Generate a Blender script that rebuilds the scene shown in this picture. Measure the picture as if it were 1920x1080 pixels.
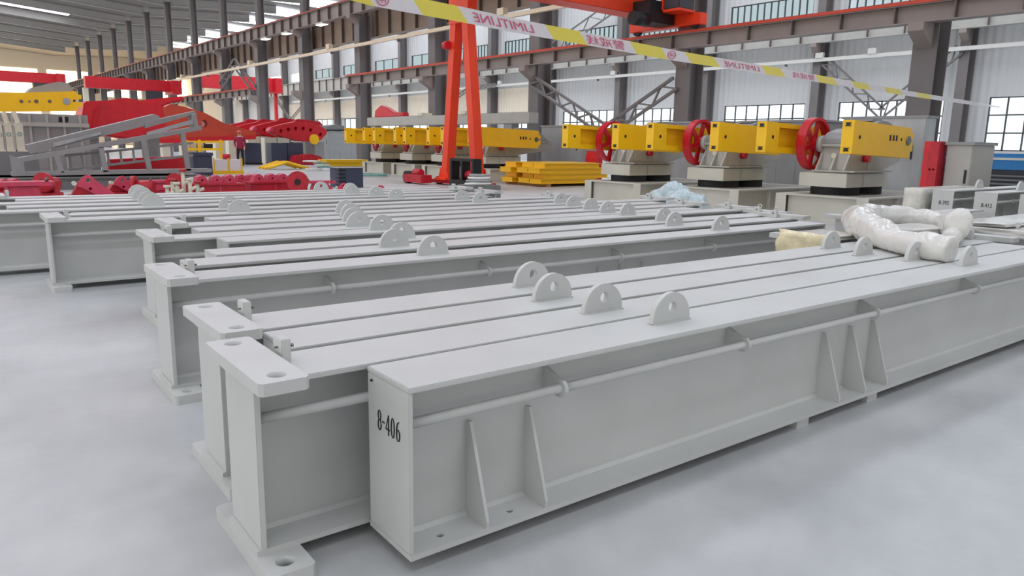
import bpy, bmesh, math, random
from mathutils import Vector, Matrix
random.seed(7)
PI = math.pi
for o in list(bpy.data.objects): bpy.data.objects.remove(o)
SC = bpy.context.scene
COL = SC.collection

# ------------------------------------------------------------------ camera
CAMH, FPX = 1.3, 1390.0
PITCH, ROLL, YAW = math.radians(10.93), math.radians(1.02), math.radians(50.7)
_fw = Vector((0, math.cos(PITCH), -math.sin(PITCH))); _r = Vector((1, 0, 0)); _u = _r.cross(_fw)
_r2 = _r*math.cos(ROLL)+_u*math.sin(ROLL); _u2 = -_r*math.sin(ROLL)+_u*math.cos(ROLL)
_R = Matrix.Rotation(YAW-PI/2, 3, 'Z')
RR, UU, FF = _R @ _r2, _R @ _u2, _R @ _fw
CP = Vector((0, 0, CAMH))
cam = bpy.data.cameras.new('camera'); cam.sensor_width = 36; cam.lens = 36*FPX/1920
cam.clip_start = .05; cam.clip_end = 600
co = bpy.data.objects.new('camera', cam); COL.objects.link(co)
M = Matrix((RR, UU, -FF)).transposed().to_4x4(); M.translation = CP
co.matrix_world = M
SC.camera = co

# ------------------------------------------------------------------ world and exposure
SC.view_settings.view_transform = 'Standard'
try: SC.view_settings.look = 'None'
except Exception: pass
SC.view_settings.gamma = 1
SC.view_settings.exposure = -0.85
SC.view_settings.use_curve_mapping = False
W = bpy.data.worlds.new('world'); SC.world = W; W.use_nodes = True
bg = W.node_tree.nodes['Background']; bg.inputs[0].default_value = (1, .995, .98, 1); bg.inputs[1].default_value = 3.3
SKY_EMIT = 11.5      # translucent roof-light sheets
END_EMIT = 7.0      # low warm daylight in the end wall glazing

# ------------------------------------------------------------------ pixel helpers (1920x1080 frame): a pixel is only a direction
def ray(x, y): return RR*((x-960)/FPX) - UU*((y-540)/FPX) + FF
def oz(x, y, z=0): d = ray(x, y); return CP + d*((z-CAMH)/d.z)
def ox(x, y, X): d = ray(x, y); return CP + d*(X/d.x)
def oy(x, y, Y): d = ray(x, y); return CP + d*(Y/d.y)

# ------------------------------------------------------------------ materials
def lin(c):
    c = c/255
    return c/12.92 if c <= .04045 else ((c+.055)/1.055)**2.4
def rgb(r, g, b): return (lin(r), lin(g), lin(b), 1)
MATS = {}
def mat(name, c, rough=.5, metal=0, var=.06, scale=6, bump=0, bscale=60, alpha=1, emit=0, trans=0, stretch=None, spec=.5):
    m = bpy.data.materials.new(name); m.use_nodes = True; nt = m.node_tree; N = nt.nodes; L = nt.links
    b = N['Principled BSDF']; b.inputs['Roughness'].default_value = rough; b.inputs['Metallic'].default_value = metal
    b.inputs['Alpha'].default_value = alpha
    b.inputs['Specular IOR Level'].default_value = spec
    b.inputs['Transmission Weight'].default_value = trans
    col = rgb(*c)
    tc = N.new('ShaderNodeTexCoord'); mp = N.new('ShaderNodeMapping'); L.new(tc.outputs['Object'], mp.inputs[0])
    if stretch: mp.inputs['Scale'].default_value = stretch
    if var:
        n = N.new('ShaderNodeTexNoise'); n.inputs['Scale'].default_value = scale; n.inputs['Detail'].default_value = 5
        L.new(mp.outputs[0], n.inputs['Vector'])
        r = N.new('ShaderNodeValToRGB'); L.new(n.outputs['Fac'], r.inputs[0])
        r.color_ramp.elements[0].position = .3; r.color_ramp.elements[1].position = .7
        r.color_ramp.elements[0].color = tuple(max(0, v*(1-var)) for v in col[:3])+(1,)
        r.color_ramp.elements[1].color = tuple(min(1, v*(1+var)) for v in col[:3])+(1,)
        L.new(r.outputs[0], b.inputs['Base Color'])
    else: b.inputs['Base Color'].default_value = col
    if emit:
        b.inputs['Emission Color'].default_value = col; b.inputs['Emission Strength'].default_value = emit
    if bump:
        n2 = N.new('ShaderNodeTexNoise'); n2.inputs['Scale'].default_value = bscale; L.new(mp.outputs[0], n2.inputs['Vector'])
        bp = N.new('ShaderNodeBump'); bp.inputs['Strength'].default_value = bump; bp.inputs['Distance'].default_value = .01
        L.new(n2.outputs['Fac'], bp.inputs['Height']); L.new(bp.outputs[0], b.inputs['Normal'])
    MATS[name] = m
    return m
mat('paint', (202, 203, 200), .42, var=.045, scale=3, bump=.05, bscale=35)
mat('ink', (28, 28, 30), .7, var=0)
mat('bolt', (120, 118, 112), .35, .9, var=.1, scale=40)
mat('grey', (150, 151, 150), .5, var=.06, scale=3)
mat('midgrey', (122, 123, 122), .5, var=.08, scale=2)
mat('warmgrey', (178, 176, 168), .5, var=.06, scale=2)
mat('galv', (172, 176, 178), .35, .35, var=.14, scale=2.5, stretch=(1, 1, .35))
mat('steelcol', (116, 110, 108), .55, var=.08, scale=1)
mat('girder', (146, 134, 127), .6, var=.07, scale=1)
mat('brown', (150, 130, 114), .6, var=.08, scale=1)
mat('stiff', (104, 92, 86), .6, var=.05)
mat('rail', (196, 70, 48), .5, var=.1, scale=2)
mat('orange', (238, 66, 28), .4, var=.05, scale=2)
mat('red', (206, 30, 42), .42, var=.1, scale=4)
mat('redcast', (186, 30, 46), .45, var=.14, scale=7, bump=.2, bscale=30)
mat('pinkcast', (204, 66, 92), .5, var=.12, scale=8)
mat('wheelred', (196, 16, 36), .35, var=.06)
mat('yellow', (252, 198, 20), .38, var=.05, scale=3)
mat('beige', (214, 208, 188), .5, var=.05)
mat('palegrey', (205, 204, 192), .48, var=.04, scale=2)
mat('black', (26, 26, 28), .5, var=.1)
mat('rubber', (40, 41, 43), .8, var=.1)
mat('darkpanel', (62, 62, 68), .4, var=.05)
mat('navy', (62, 68, 88), .5, var=.06)
mat('blue', (48, 128, 190), .4, var=.05)
mat('wood', (178, 128, 82), .7, var=.15, scale=8)
mat('rafter', (170, 168, 163), .6, var=.05)
mat('roof', (128, 125, 120), .7, var=.06, scale=.6)
mat('pipewhite', (214, 212, 204), .45, var=.04)
mat('pipecream', (222, 204, 176), .45, var=.05)
mat('frame', (70, 76, 80), .5, var=0)
mat('film', (232, 230, 224), .18, var=.05, scale=9, bump=.5, bscale=9, alpha=.9)
mat('filmclear', (210, 208, 196), .2, var=.08, scale=9, bump=.8, bscale=14)
mat('filmblue', (206, 222, 226), .16, var=.12, scale=14, bump=.8, bscale=16, alpha=.86)
mat('filmwarm', (236, 224, 186), .16, var=.12, scale=12, bump=.9, bscale=18, alpha=.93)
mat('tapewhite', (232, 226, 228), .4, var=.03)
mat('tapeyellow', (240, 222, 92), .4, var=.04)
mat('tapeink', (214, 92, 128), .5, var=0)
mat('skin', (205, 155, 125), .5, var=.04)
mat('maroon', (150, 22, 62), .7, var=.08)
mat('trouser', (36, 32, 34), .8, var=.1)
mat('cap', (226, 92, 74), .5, var=.05)
mat('skylight', (234, 240, 252), .5, var=.0, emit=SKY_EMIT)
mat('endglow', (255, 226, 184), .5, var=.0, emit=END_EMIT)
mat('lamp', (255, 252, 244), .5, var=0, emit=6)
mat('hose', (120, 168, 160), .5, var=.2, scale=9)
mat('cream', (226, 216, 196), .6, var=.05)

def floor_mat():
    m = bpy.data.materials.new('concrete'); m.use_nodes = True; nt = m.node_tree; N = nt.nodes; L = nt.links
    b = N['Principled BSDF']; tc = N.new('ShaderNodeTexCoord')
    n1 = N.new('ShaderNodeTexNoise'); n1.inputs['Scale'].default_value = 1.1; n1.inputs['Detail'].default_value = 9; n1.inputs['Roughness'].default_value = .6
    n2 = N.new('ShaderNodeTexNoise'); n2.inputs['Scale'].default_value = 9; n2.inputs['Detail'].default_value = 4
    L.new(tc.outputs['Object'], n1.inputs[0]); L.new(tc.outputs['Object'], n2.inputs[0])
    r = N.new('ShaderNodeValToRGB'); L.new(n1.outputs['Fac'], r.inputs[0])
    r.color_ramp.elements[0].position = .34; r.color_ramp.elements[1].position = .66
    r.color_ramp.elements[0].color = rgb(176, 178, 179); r.color_ramp.elements[1].color = rgb(199, 200, 200)
    mx = N.new('ShaderNodeMixRGB'); mx.blend_type = 'MULTIPLY'; mx.inputs[0].default_value = .16
    r2 = N.new('ShaderNodeValToRGB'); L.new(n2.outputs['Fac'], r2.inputs[0])
    r2.color_ramp.elements[0].position = .3; r2.color_ramp.elements[1].position = .6; r2.color_ramp.elements[0].color = (.72, .72, .72, 1)
    L.new(r.outputs[0], mx.inputs[1]); L.new(r2.outputs[0], mx.inputs[2]); L.new(mx.outputs[0], b.inputs['Base Color'])
    rr = N.new('ShaderNodeMapRange'); L.new(n1.outputs['Fac'], rr.inputs[0]); rr.inputs[3].default_value = .3; rr.inputs[4].default_value = .5
    L.new(rr.outputs[0], b.inputs['Roughness'])
    bp = N.new('ShaderNodeBump'); bp.inputs['Strength'].default_value = .05; L.new(n2.outputs['Fac'], bp.inputs['Height']); L.new(bp.outputs[0], b.inputs['Normal'])
    MATS['concrete'] = m
floor_mat()
def clad_mat(name, c, pitch):      # ribbed sheet cladding, far off
    m = mat(name, c, .55, var=0); nt = m.node_tree; N = nt.nodes; L = nt.links; b = N['Principled BSDF']
    tc = N.new('ShaderNodeTexCoord'); wv = N.new('ShaderNodeTexWave'); wv.bands_direction = 'Y'; wv.inputs['Scale'].default_value = 2*PI/pitch/20
    wv.inputs['Distortion'].default_value = 0
    L.new(tc.outputs['Object'], wv.inputs[0])
    bp = N.new('ShaderNodeBump'); bp.inputs['Strength'].default_value = .6; bp.inputs['Distance'].default_value = .05
    L.new(wv.outputs['Fac'], bp.inputs['Height']); L.new(bp.outputs[0], b.inputs['Normal'])
clad_mat('clad', (206, 206, 204), .4)
clad_mat('cladwarmlit', (232, 220, 198), .4)  # cream hue holds the warm light of the hall's far end
def glass_mat(nm, tint):
    m = bpy.data.materials.new(nm); m.use_nodes = True; nt = m.node_tree; N = nt.nodes; L = nt.links
    t = N.new('ShaderNodeBsdfTransparent'); t.inputs[0].default_value = tint
    g = N.new('ShaderNodeBsdfGlossy'); g.inputs['Roughness'].default_value = .1
    mx = N.new('ShaderNodeMixShader'); mx.inputs[0].default_value = .08
    L.new(t.outputs[0], mx.inputs[1]); L.new(g.outputs[0], mx.inputs[2]); L.new(mx.outputs[0], N['Material Output'].inputs[0])
    MATS[nm] = m
glass_mat('glass', (.9, .95, .96, 1)); glass_mat('glasstint', (.55, .61, .63, 1))

# ------------------------------------------------------------------ mesh builder
def circ(cx, cy, r, n=16, a0=0, a1=2*PI, close=True):
    k = n if close else n+1
    return [(cx+r*math.cos(a0+(a1-a0)*i/n), cy+r*math.sin(a0+(a1-a0)*i/n)) for i in range(k)]
class MB:
    def __init__(s): s.V = []; s.Fc = []; s.mi = []; s.cur = 0; s.sm = set()
    def add(s, vs, fs, smooth=False):
        o = len(s.V); s.V += [tuple(v) for v in vs]
        for f in fs:
            if smooth: s.sm.add(len(s.Fc))
            s.Fc.append([i+o for i in f]); s.mi.append(s.cur)
        return s
    def box(s, x0, x1, y0, y1, z0, z1):
        vs = [(x, y, z) for z in (z0, z1) for y in (y0, y1) for x in (x0, x1)]
        return s.add(vs, [(0, 2, 3, 1), (4, 5, 7, 6), (0, 1, 5, 4), (1, 3, 7, 5), (3, 2, 6, 7), (2, 0, 4, 6)])
    def bar(s, p, q, w, h, up=(0, 0, 1)):      # box from p to q, w sideways, h along up
        p, q = Vector(p), Vector(q); d = (q-p).normalized(); up = Vector(up)
        sd = d.cross(up)
        if sd.length < 1e-4: sd = d.cross(Vector((1, 0, 0)))
        sd.normalize(); u = sd.cross(d).normalized()
        vs = [c+sd*(a*w/2)+u*(b*h/2) for c in (p, q) for a, b in ((-1, -1), (1, -1), (1, 1), (-1, 1))]
        return s.add(vs, [(3, 2, 1, 0), (4, 5, 6, 7), (0, 1, 5, 4), (1, 2, 6, 5), (2, 3, 7, 6), (3, 0, 4, 7)])
    def cyl(s, p, q, r, n=14, r2=None, caps=True, smooth=True):
        p, q = Vector(p), Vector(q); d = (q-p).normalized(); a = d.orthogonal().normalized(); b = d.cross(a); r2 = r if r2 is None else r2
        vs = [p+(a*math.cos(2*PI*i/n)+b*math.sin(2*PI*i/n))*r for i in range(n)] + [q+(a*math.cos(2*PI*i/n)+b*math.sin(2*PI*i/n))*r2 for i in range(n)]
        s.add(vs, [(i, (i+1) % n, n+(i+1) % n, n+i) for i in range(n)], smooth)
        if caps: s.add(vs, [tuple(range(n-1, -1, -1)), tuple(range(n, 2*n))])
        return s
    def tube(s, pts, r, n=8, closed=False, rf=None):
        pts = [Vector(p) for p in pts]; k = len(pts); vs = []; prev = None
        for i, p in enumerate(pts):
            t = (pts[(i+1) % k]-pts[i-1]) if closed else (pts[min(i+1, k-1)]-pts[max(i-1, 0)])
            t.normalize()
            a = (prev - t*prev.dot(t)).normalized() if prev else t.orthogonal().normalized()
            prev = a; b = t.cross(a); ri = rf(i) if rf else r
            vs += [p+(a*math.cos(2*PI*j/n)+b*math.sin(2*PI*j/n))*ri for j in range(n)]
        m = k if closed else k-1
        fs = [(i*n+j, i*n+(j+1) % n, ((i+1) % k)*n+(j+1) % n, ((i+1) % k)*n+j) for i in range(m) for j in range(n)]
        s.add(vs, fs, True)
        if not closed: s.add(vs, [tuple(range(n-1, -1, -1)), tuple(range((k-1)*n, k*n))])
        return s
    def prism(s, out, plane, d0, d1, holes=()):  # 2-D outline pushed from d0 to d1 along the plane's normal
        mp = {'xy': lambda a, b, d: (a, b, d), 'xz': lambda a, b, d: (a, d, b), 'yz': lambda a, b, d: (d, a, b)}[plane]
        rings = [list(out)]+[list(h) for h in holes]
        if holes:
            bm = bmesh.new(); es = []
            idx = 0
            for rg in rings:
                vv = [bm.verts.new((a, b, 0)) for a, b in rg]
                for v in vv: v.index = idx; idx += 1
                es += [bm.edges.new((vv[i], vv[(i+1) % len(vv)])) for i in range(len(vv))]
            bmesh.ops.triangle_fill(bm, use_beauty=True, use_dissolve=False, edges=es)
            tris = [[v.index for v in f.verts] for f in bm.faces]; bm.free()
        else: tris = [list(range(len(out)))]
        flat = [p for rg in rings for p in rg]; n = len(flat)
        vs = [mp(a, b, d0) for a, b in flat]+[mp(a, b, d1) for a, b in flat]
        s.add(vs, tris); s.add(vs, [[i+n for i in t[::-1]] for t in tris])
        o = 0
        for k, rg in enumerate(rings):
            m = len(rg)
            s.add(vs, [(o+i, o+(i+1) % m, n+o+(i+1) % m, n+o+i) for i in range(m)], k > 0)
            o += m
        return s
    def mesh(s, name, mats, bevel=0):
        me = bpy.data.meshes.new(name); me.from_pydata(s.V, [], s.Fc)
        ms = mats if isinstance(mats, (list, tuple)) else [mats]
        for m in ms: me.materials.append(MATS[m])
        for i, p in enumerate(me.polygons):
            p.material_index = s.mi[i]; p.use_smooth = i in s.sm
        bm = bmesh.new(); bm.from_mesh(me); bmesh.ops.remove_doubles(bm, verts=bm.verts, dist=1e-5)
        bmesh.ops.recalc_face_normals(bm, faces=bm.faces)
        if bevel:
            es = [e for e in bm.edges if len(e.link_faces) == 2 and e.calc_face_angle(0) > .6 and not (e.link_faces[0].smooth or e.link_faces[1].smooth)]
            bmesh.ops.bevel(bm, geom=es, offset=bevel, segments=2, affect='EDGES', clamp_overlap=True)
        bm.to_mesh(me); bm.free()
        return me
    def build(s, name, mats, parent=None, loc=None, bevel=0):
        return link(name, s.mesh(name, mats, bevel), parent, loc)
def link(name, me, parent=None, loc=None, rot=None):
    o = bpy.data.objects.new(name, me); COL.objects.link(o)
    if parent: o.parent = parent
    if loc: o.location = loc
    if rot: o.rotation_euler = rot
    return o
def tag(o, label, cat, group=None):
    o['label'] = label; o['category'] = cat
    if group: o['group'] = group
    return o
def thing(name, label, cat, loc=(0, 0, 0), rz=0, group=None):
    o = bpy.data.objects.new(name, None); COL.objects.link(o); o.empty_display_size = .1
    o.location = loc; o.rotation_euler = (0, 0, rz)
    return tag(o, label, cat, group)
def struct(o): o['kind'] = 'structure'; return o
def dup(root, loc, rz=0, label=None, scale=None):
    r = root.copy(); COL.objects.link(r); r.location = loc; r.rotation_euler = (0, 0, rz)
    if label: r['label'] = label
    if scale: r.scale = scale
    def rec(a, b):
        for ch in list(a.children):
            c = ch.copy(); COL.objects.link(c); c.parent = b; rec(ch, c)
    rec(root, r)
    return r
def text_mesh(s, size, name, m):
    cu = bpy.data.curves.new(name, 'FONT'); cu.body = s; cu.size = size; cu.align_x = 'CENTER'; cu.align_y = 'CENTER'
    t = bpy.data.objects.new(name, cu); COL.objects.link(t)
    dg = bpy.context.evaluated_depsgraph_get(); me = bpy.data.meshes.new_from_object(t.evaluated_get(dg))
    bpy.data.objects.remove(t); me.materials.clear(); me.materials.append(MATS[m]); me.name = name
    return me
def basis(o, ex, ey, ez, loc):   # object axes
    m = Matrix((ex, ey, ez)).transposed().to_4x4(); m.translation = loc; o.matrix_local = m

# ================================================================== THE HALL
X1, XW, BAY, Y0 = 21.9, 43.6, 8.0, 9.1      # crane column row, window wall, frame spacing
YB, YE, XL = -7.0, 152.0, -13.0
struct(MB().box(XL, XW+1, YB, YE, -.2, 0).build('floor', 'concrete'))
# roof: left bay rises away from the column row, right bay rises from it to a ridge
ZE = 13.9
def zr(x): return ZE+1.0+(X1-x)*.075 if x <= X1 else ZE+1.0+(x-X1)*.05 if x < 33 else ZE+1.0+(33-X1)*.05-(x-33)*.05
ceil = MB()
xs = [XL, X1, 33, XW+.5]
for a, b in zip(xs, xs[1:]):
    vs = [(a, YB, zr(a)), (b, YB, zr(b)), (b, YE, zr(b)), (a, YE, zr(a)), (a, YB, zr(a)+.25), (b, YB, zr(b)+.25), (b, YE, zr(b)+.25), (a, YE, zr(a)+.25)]
    ceil.add(vs, [(0, 1, 2, 3), (7, 6, 5, 4), (0, 4, 5, 1), (1, 5, 6, 2), (2, 6, 7, 3), (3, 7, 4, 0)])
ceiling = struct(ceil.build('ceiling', 'roof'))
# roof-light sheets
def sky(x0, x1, y0, y1):
    m = MB()
    m.add([(x0, y0, zr(x0)-.04), (x1, y0, zr(x1)-.04), (x1, y1, zr(x1)-.04), (x0, y1, zr(x0)-.04)], [(3, 2, 1, 0)])
    return m.mesh('roof_light', 'skylight')
me = sky(-9, 17, 0, 1.7)
n = 0
for k in range(-2, 17):
    y = Y0+BAY*k+(4.9 if k in (3, 11) else 2.2)
    link('roof_light', me, ceiling, (0, y, 0))
me2 = sky(24, 42, 0, 2.6)
for k in range(-1, 15): link('roof_light', me2, ceiling, (0, Y0+BAY*k+.25, 0))

# far end wall, warm glow put into its cream colour, with glazed sunlit panels
we = struct(MB().box(XL, XW, YE, YE+.3, 0, 16.5).build('wall_end', 'cladwarmlit'))
for i in range(7):
    for z0, z1 in ((1.2, 6.5), (8.5, 12.5)):
        MB().box(XL+2+i*8, XL+8.6+i*8, YE-.06, YE-.02, z0, z1).build('glazed_panel', 'endglow', we)

# unseen walls behind the camera and at left, openings sized for fill light
wb_ = MB()          # unseen door opening, added to light the nearest beam's side
for x0, x1, z0, z1 in ((XL, 2, 0, 16.5), (7, XW, 0, 16.5), (2, 7, 3.0, 16.5)): wb_.box(x0, x1, YB-.3, YB, z0, z1)
struct(wb_.build('wall_back', 'clad'))
wl = MB()
for z0, z1 in ((0, .7), (8.0, 9.5), (12.0, 17.6)): wl.box(XL-.25, XL, YB, YE, z0, z1)
for k in range(22):
    for z0, z1 in ((.7, 8.0), (9.5, 12.0)): wl.box(XL-.25, XL, YB+k*8, YB+k*8+.9, z0, z1)
struct(wl.build('wall_left', 'clad'))

# window wall at right: cladding with real openings, one strip per band
bays = list(range(-2, 16))
YC = lambda k: .369*XW+BAY*(k)       # wall column lines: k=0 at ratio .369
wins = [(YC(k)+1.0, YC(k)+BAY-1.15) for k in range(-3, 13)]
WZ0, WZ1, UZ0, UZ1 = 1.42, 4.12, 9.35, 10.45
wr = MB()
ymin, ymax = YB, YE
for z0, z1 in ((0, WZ0), (WZ1, UZ0), (UZ1, 15.4)): wr.box(XW, XW+.25, ymin, ymax, z0, z1)
for zz in ((WZ0, WZ1), (UZ0, UZ1)):
    ys = [ymin]+[v for w in wins for v in w]+[ymax]
    for a, b in zip(ys[0::2], ys[1::2]): wr.box(XW, XW+.25, a, b, *zz)
struct(wr.build('wall_right', 'clad'))
wn = 0
def window(ya, yb, z0, z1, cols, rows, gl='glass'):
    global wn; wn += 1
    m = MB(); t = .055; d0, d1 = XW+.04, XW+.12
    m.box(d0, d1, ya, yb, z0, z0+t).box(d0, d1, ya, yb, z1-t, z1).box(d0, d1, ya, ya+t, z0, z1).box(d0, d1, yb-t, yb, z0, z1)
    w, h = (yb-ya)/cols, (z1-z0)/rows
    for i in range(1, cols): m.box(d0, d1, ya+i*w-.035, ya+i*w+.035, z0, z1)
    for j in range(1, rows): m.box(d0+.01, d1-.01, ya, yb, z0+j*h-.035, z0+j*h+.035)
    f = struct(m.build('window_%d' % wn, 'frame'))
    key = (round(w, 3), round(h, 3))
    if key not in PANE: PANE[key] = MB().box(-.006, .006, -w/2+.03, w/2-.03, -h/2+.03, h/2-.03).mesh('pane', gl)
    for i in range(cols):
        for j in range(rows): link('pane', PANE[key], f, (XW+.08, ya+(i+.5)*w, z0+(j+.5)*h))
PANE = {}
for i, (a, b) in enumerate(wins):
    if i > 12: break
    window(a, b, WZ0, WZ1, 7, 3) if i < 8 else window(a, b, WZ0, WZ1, 4, 2)
    window(a, b, UZ0, UZ1, 12, 1, 'glasstint') if 1 < i < 9 else window(a, b, UZ0, UZ1, 3, 1, 'glasstint')
# sheets between the far wall columns, cream imitating warm daylight on the wall
for k in range(4, 11):
    tag(MB().box(XW-.16, XW-.02, YC(k)+.5, YC(k)+BAY-.5, 4.2, 6.3).build('wall_panel', 'cladwarmlit'), 'ribbed sheet panel above the lower far windows, warm daylight painted in as cream', 'panel', 'cream panels on the window wall')

# H-section columns
def hsec(m, x, y, w, d, z0, z1, t=.03):   # flanges face +-X, web along X
    m.box(x-d/2, x-d/2+t, y-w/2, y+w/2, z0, z1).box(x+d/2-t, x+d/2, y-w/2, y+w/2, z0, z1).box(x-d/2+t, x+d/2-t, y-t/2, y+t/2, z0, z1)
LG0, LG1 = 4.62, 5.04                     # lower runway girder
UG0, UG1 = 8.56, 9.38                     # upper runway girder
ct = thing('steel_column', 'dark grey steel column with corbels in the crane row in front of the window wall', 'column', (X1, Y0, 0), 0, 'crane row columns')
m = MB(); hsec(m, 0, 0, .62, .75, 0, UG0, .04); m.build('shaft', 'steelcol', ct)
m = MB(); hsec(m, .05, 0, .5, .5, UG0, ZE+.6, .03); m.build('upper_shaft', 'steelcol', ct)
m = MB(); m.prism([(-.375, LG0-.62), (-.375, LG0), (-1.05, LG0), (-1.05, LG0-.22)], 'xz', -.2, .2).build('corbel', 'girder', ct)
m = MB(); m.prism([(-.375, UG0-.5), (-.375, UG0-.02), (-.9, UG0-.02), (-.9, UG0-.2)], 'xz', -.2, .2).build('corbel', 'girder', ct)
MB().box(-.5, .5, -.42, .42, 0, .04).build('base_plate', 'steelcol', ct)
for k in range(-1, 16):
    if k: dup(ct, (X1, Y0+BAY*k, 0))
wc = thing('wall_column', 'grey steel wall column standing against the window wall', 'column', (XW-.45, YC(0), 0), 0, 'window wall columns')
m = MB(); hsec(m, 0, 0, .5, .8, 0, 15.1, .04); m.build('shaft', 'steelcol', wc)
MB().prism([(-.4, 6.8), (-.4, 7.44), (-1.0, 7.44), (-1.0, 7.24)], 'xz', -.18, .18).build('corbel', 'girder', wc)
for k in range(-2, 15):
    if k: dup(wc, (XW-.45, YC(k), 0))
# rafters
def rafter(y, xa, xb, lab, grp):
    m = MB(); d = .75
    for o0, o1, w in ((-.02, -.06, .3), (-.06, -d, .05), (-d, -d-.04, .3)):
        pts = [(xa, zr(xa)+o1), (xb, zr(xb)+o1), (xb, zr(xb)+o0), (xa, zr(xa)+o0)]
        m.prism(pts, 'xz', y-w/2, y+w/2)
    return tag(m.build('roof_rafter', 'rafter'), lab, 'rafter', grp)
for k in range(-1, 17): rafter(Y0+BAY*k, XL, X1-.2, 'light grey roof rafter spanning the near bay to the crane row columns', 'near bay rafters')
for k in range(1, 16):
    rafter(Y0+BAY*k, X1+.3, 33, 'light grey roof rafter beyond the crane row columns, over the far bay', 'far bay rafters')

# runway girders: web, flanges, rail, one stiffener plate each 1.5 m
STF = {}
def girder(name, lab, x, ya, yb, z0, z1, side, w=.36, rail=True, step=1.5, mt='girder', grp=None):
    t = thing(name, lab, 'girder', (x, ya, z0), 0, grp); L = yb-ya; h = z1-z0
    MB().box(-.02, .02, 0, L, .03, h-.03).build('web', mt, t)
    MB().box(-w/2, w/2, 0, L, 0, .03).build('bottom_flange', mt, t)
    MB().box(-w/2, w/2, 0, L, h-.03, h).build('top_flange', mt, t)
    if rail: MB().box(-w/2-.03, w/2-.1, 0, L, h, h+.05).box(-.04, .04, 0, L, h+.05, h+.12).build('rail', 'rail', t)
    key = (w, h, side)
    if key not in STF: STF[key] = MB().box(-w/2 if side < 0 else .02, -.02 if side < 0 else w/2, -.015, .015, .03, h-.03).mesh('stiffener', 'stiff')
    y = step/2
    while y < L: link('stiffener', STF[key], t, (0, y, 0)); y += step
    return t
GX = X1-.72
girder('runway_girder', 'brown-grey crane runway girder with red rail carrying the orange bridge crane', GX, -6, 1.968*GX, LG0, LG1+.06, -1)
girder('runway_girder', 'short crane runway girder with red rail beside the far red horseheads', GX, 2.72*GX, 4.0*GX, LG0, LG1+.06, -1)
girder('runway_girder', 'tall upper crane runway girder with red rail near the roof', X1-.55, -6, 150, UG0, UG1, -1, w=.42, step=1.45)
girder('runway_girder', 'pale grey runway girder on the corbels of the window wall columns', XW-1.2, -6, 125, 7.45, 8.9, -1, w=.4, rail=False, step=2.0, mt='warmgrey')
girder('runway_girder', 'brown deep runway girder on the far side of the crane row columns', X1+.72, 22.3, 150, 7.38, 9.1, -1, w=.4, rail=False, step=1.45, mt='brown')
# conduits
def conduit(name, lab, x, z, ya, yb, w, h, mt, boxes):
    t = thing(name, lab, 'conduit', (x, ya, z))
    MB().box(-w/2, w/2, 0, yb-ya, -h/2, h/2).build('tray', mt, t)
    for yy in boxes: MB().box(-w/2-.05, w/2+.05, yy-ya, yy-ya+.45, h/2, h/2+.3).build('junction_box', mt, t)
    for i in range(int((yb-ya)/8)): MB().box(-.03, w/2+.12, i*8+4, i*8+4.06, -h/2-.12, -h/2).build('bracket', 'steelcol', t)
conduit('cable_tray', 'white cable tray running along the window wall columns', XW-1.05, 1.3+.1225*(XW-1.05), -2, 100, .14, .2, 'pipewhite', (20.5, 23.6, 40.1, 54, 62))
conduit('conductor_bar', 'cream conductor bar hung under the upper crane runway girder', X1-.62, 1.3+.259*(X1-.62), 8, 92, .16, .17, 'pipecream', (26.8, 44, 57.5, 75))
# lattice braces
def lattice(name, lab, pts, X, gap, mt='steelcol', cat='brace', grp=None):
    P = [ox(x, y, X) for x, y in pts]
    t = thing(name, lab, cat, P[0], 0, grp); o = P[0]
    for a, b in zip(P, P[1:]):
        a, b = a-o, b-o; d = (b-a).normalized(); nrm = d.cross(Vector((1, 0, 0))).normalized()
        for sgn in (-1, 1): MB().bar(a+nrm*(gap/2*sgn), b+nrm*(gap/2*sgn), .1, .1).build('chord', mt, t)
        nseg = max(3, int((b-a).length/(gap*1.3)))
        for i in range(nseg):
            p = a+(b-a)*(i/nseg)+nrm*(gap/2*(1 if i % 2 else -1)); q = a+(b-a)*((i+1)/nseg)+nrm*(gap/2*(-1 if i % 2 else 1))
            MB().bar(p, q, .06, .06).build('lacing_bar', mt, t)
lattice('lattice_brace', 'V-shaped lattice brace between two crane row columns above the yellow cranks', [(996, 150), (1136, 246), (1266, 156)], X1-.46, .42)
lattice('lattice_brace', 'slender V-shaped lattice brace on the window wall beside the end of the tape', [(1547, 115), (1652, 212), (1800, 92)], XW-.92, .5)
lattice('lattice_brace', 'lattice brace above the red rail beside the orange bridge crane', [(1150, 12), (1030, 96)], XW-.92, .9)
lattice('lattice_brace', 'thin X-brace seen behind the orange gantry legs', [(832, 200), (880, 165), (930, 160)], XW-1.3, .3)
lattice('lattice_brace', 'lattice portal brace between far crane row columns over the red crane', [(412, 165), (440, 118), (478, 170)], X1-.46, .7)
lattice('lattice_brace', 'cross brace on the far window wall above the red horseheads', [(500, 160), (545, 225), (600, 160)], XW-.92, .35)
for x, y in ((499, 81), (538, 67), (604, 54)):
    p = ox(x, y, X1-.55)
    t = thing('bay_lamp', 'small white rectangular lamp under the upper runway girder', 'lamp', (X1-.55, p.y, UG0-.1), 0, 'runway lamps')
    MB().box(-.22, .22, -.5, .5, 0, .1).build('housing', 'pipewhite', t); MB().box(-.18, .18, -.46, .46, -.03, 0).build('diffuser', 'lamp', t)

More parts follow.
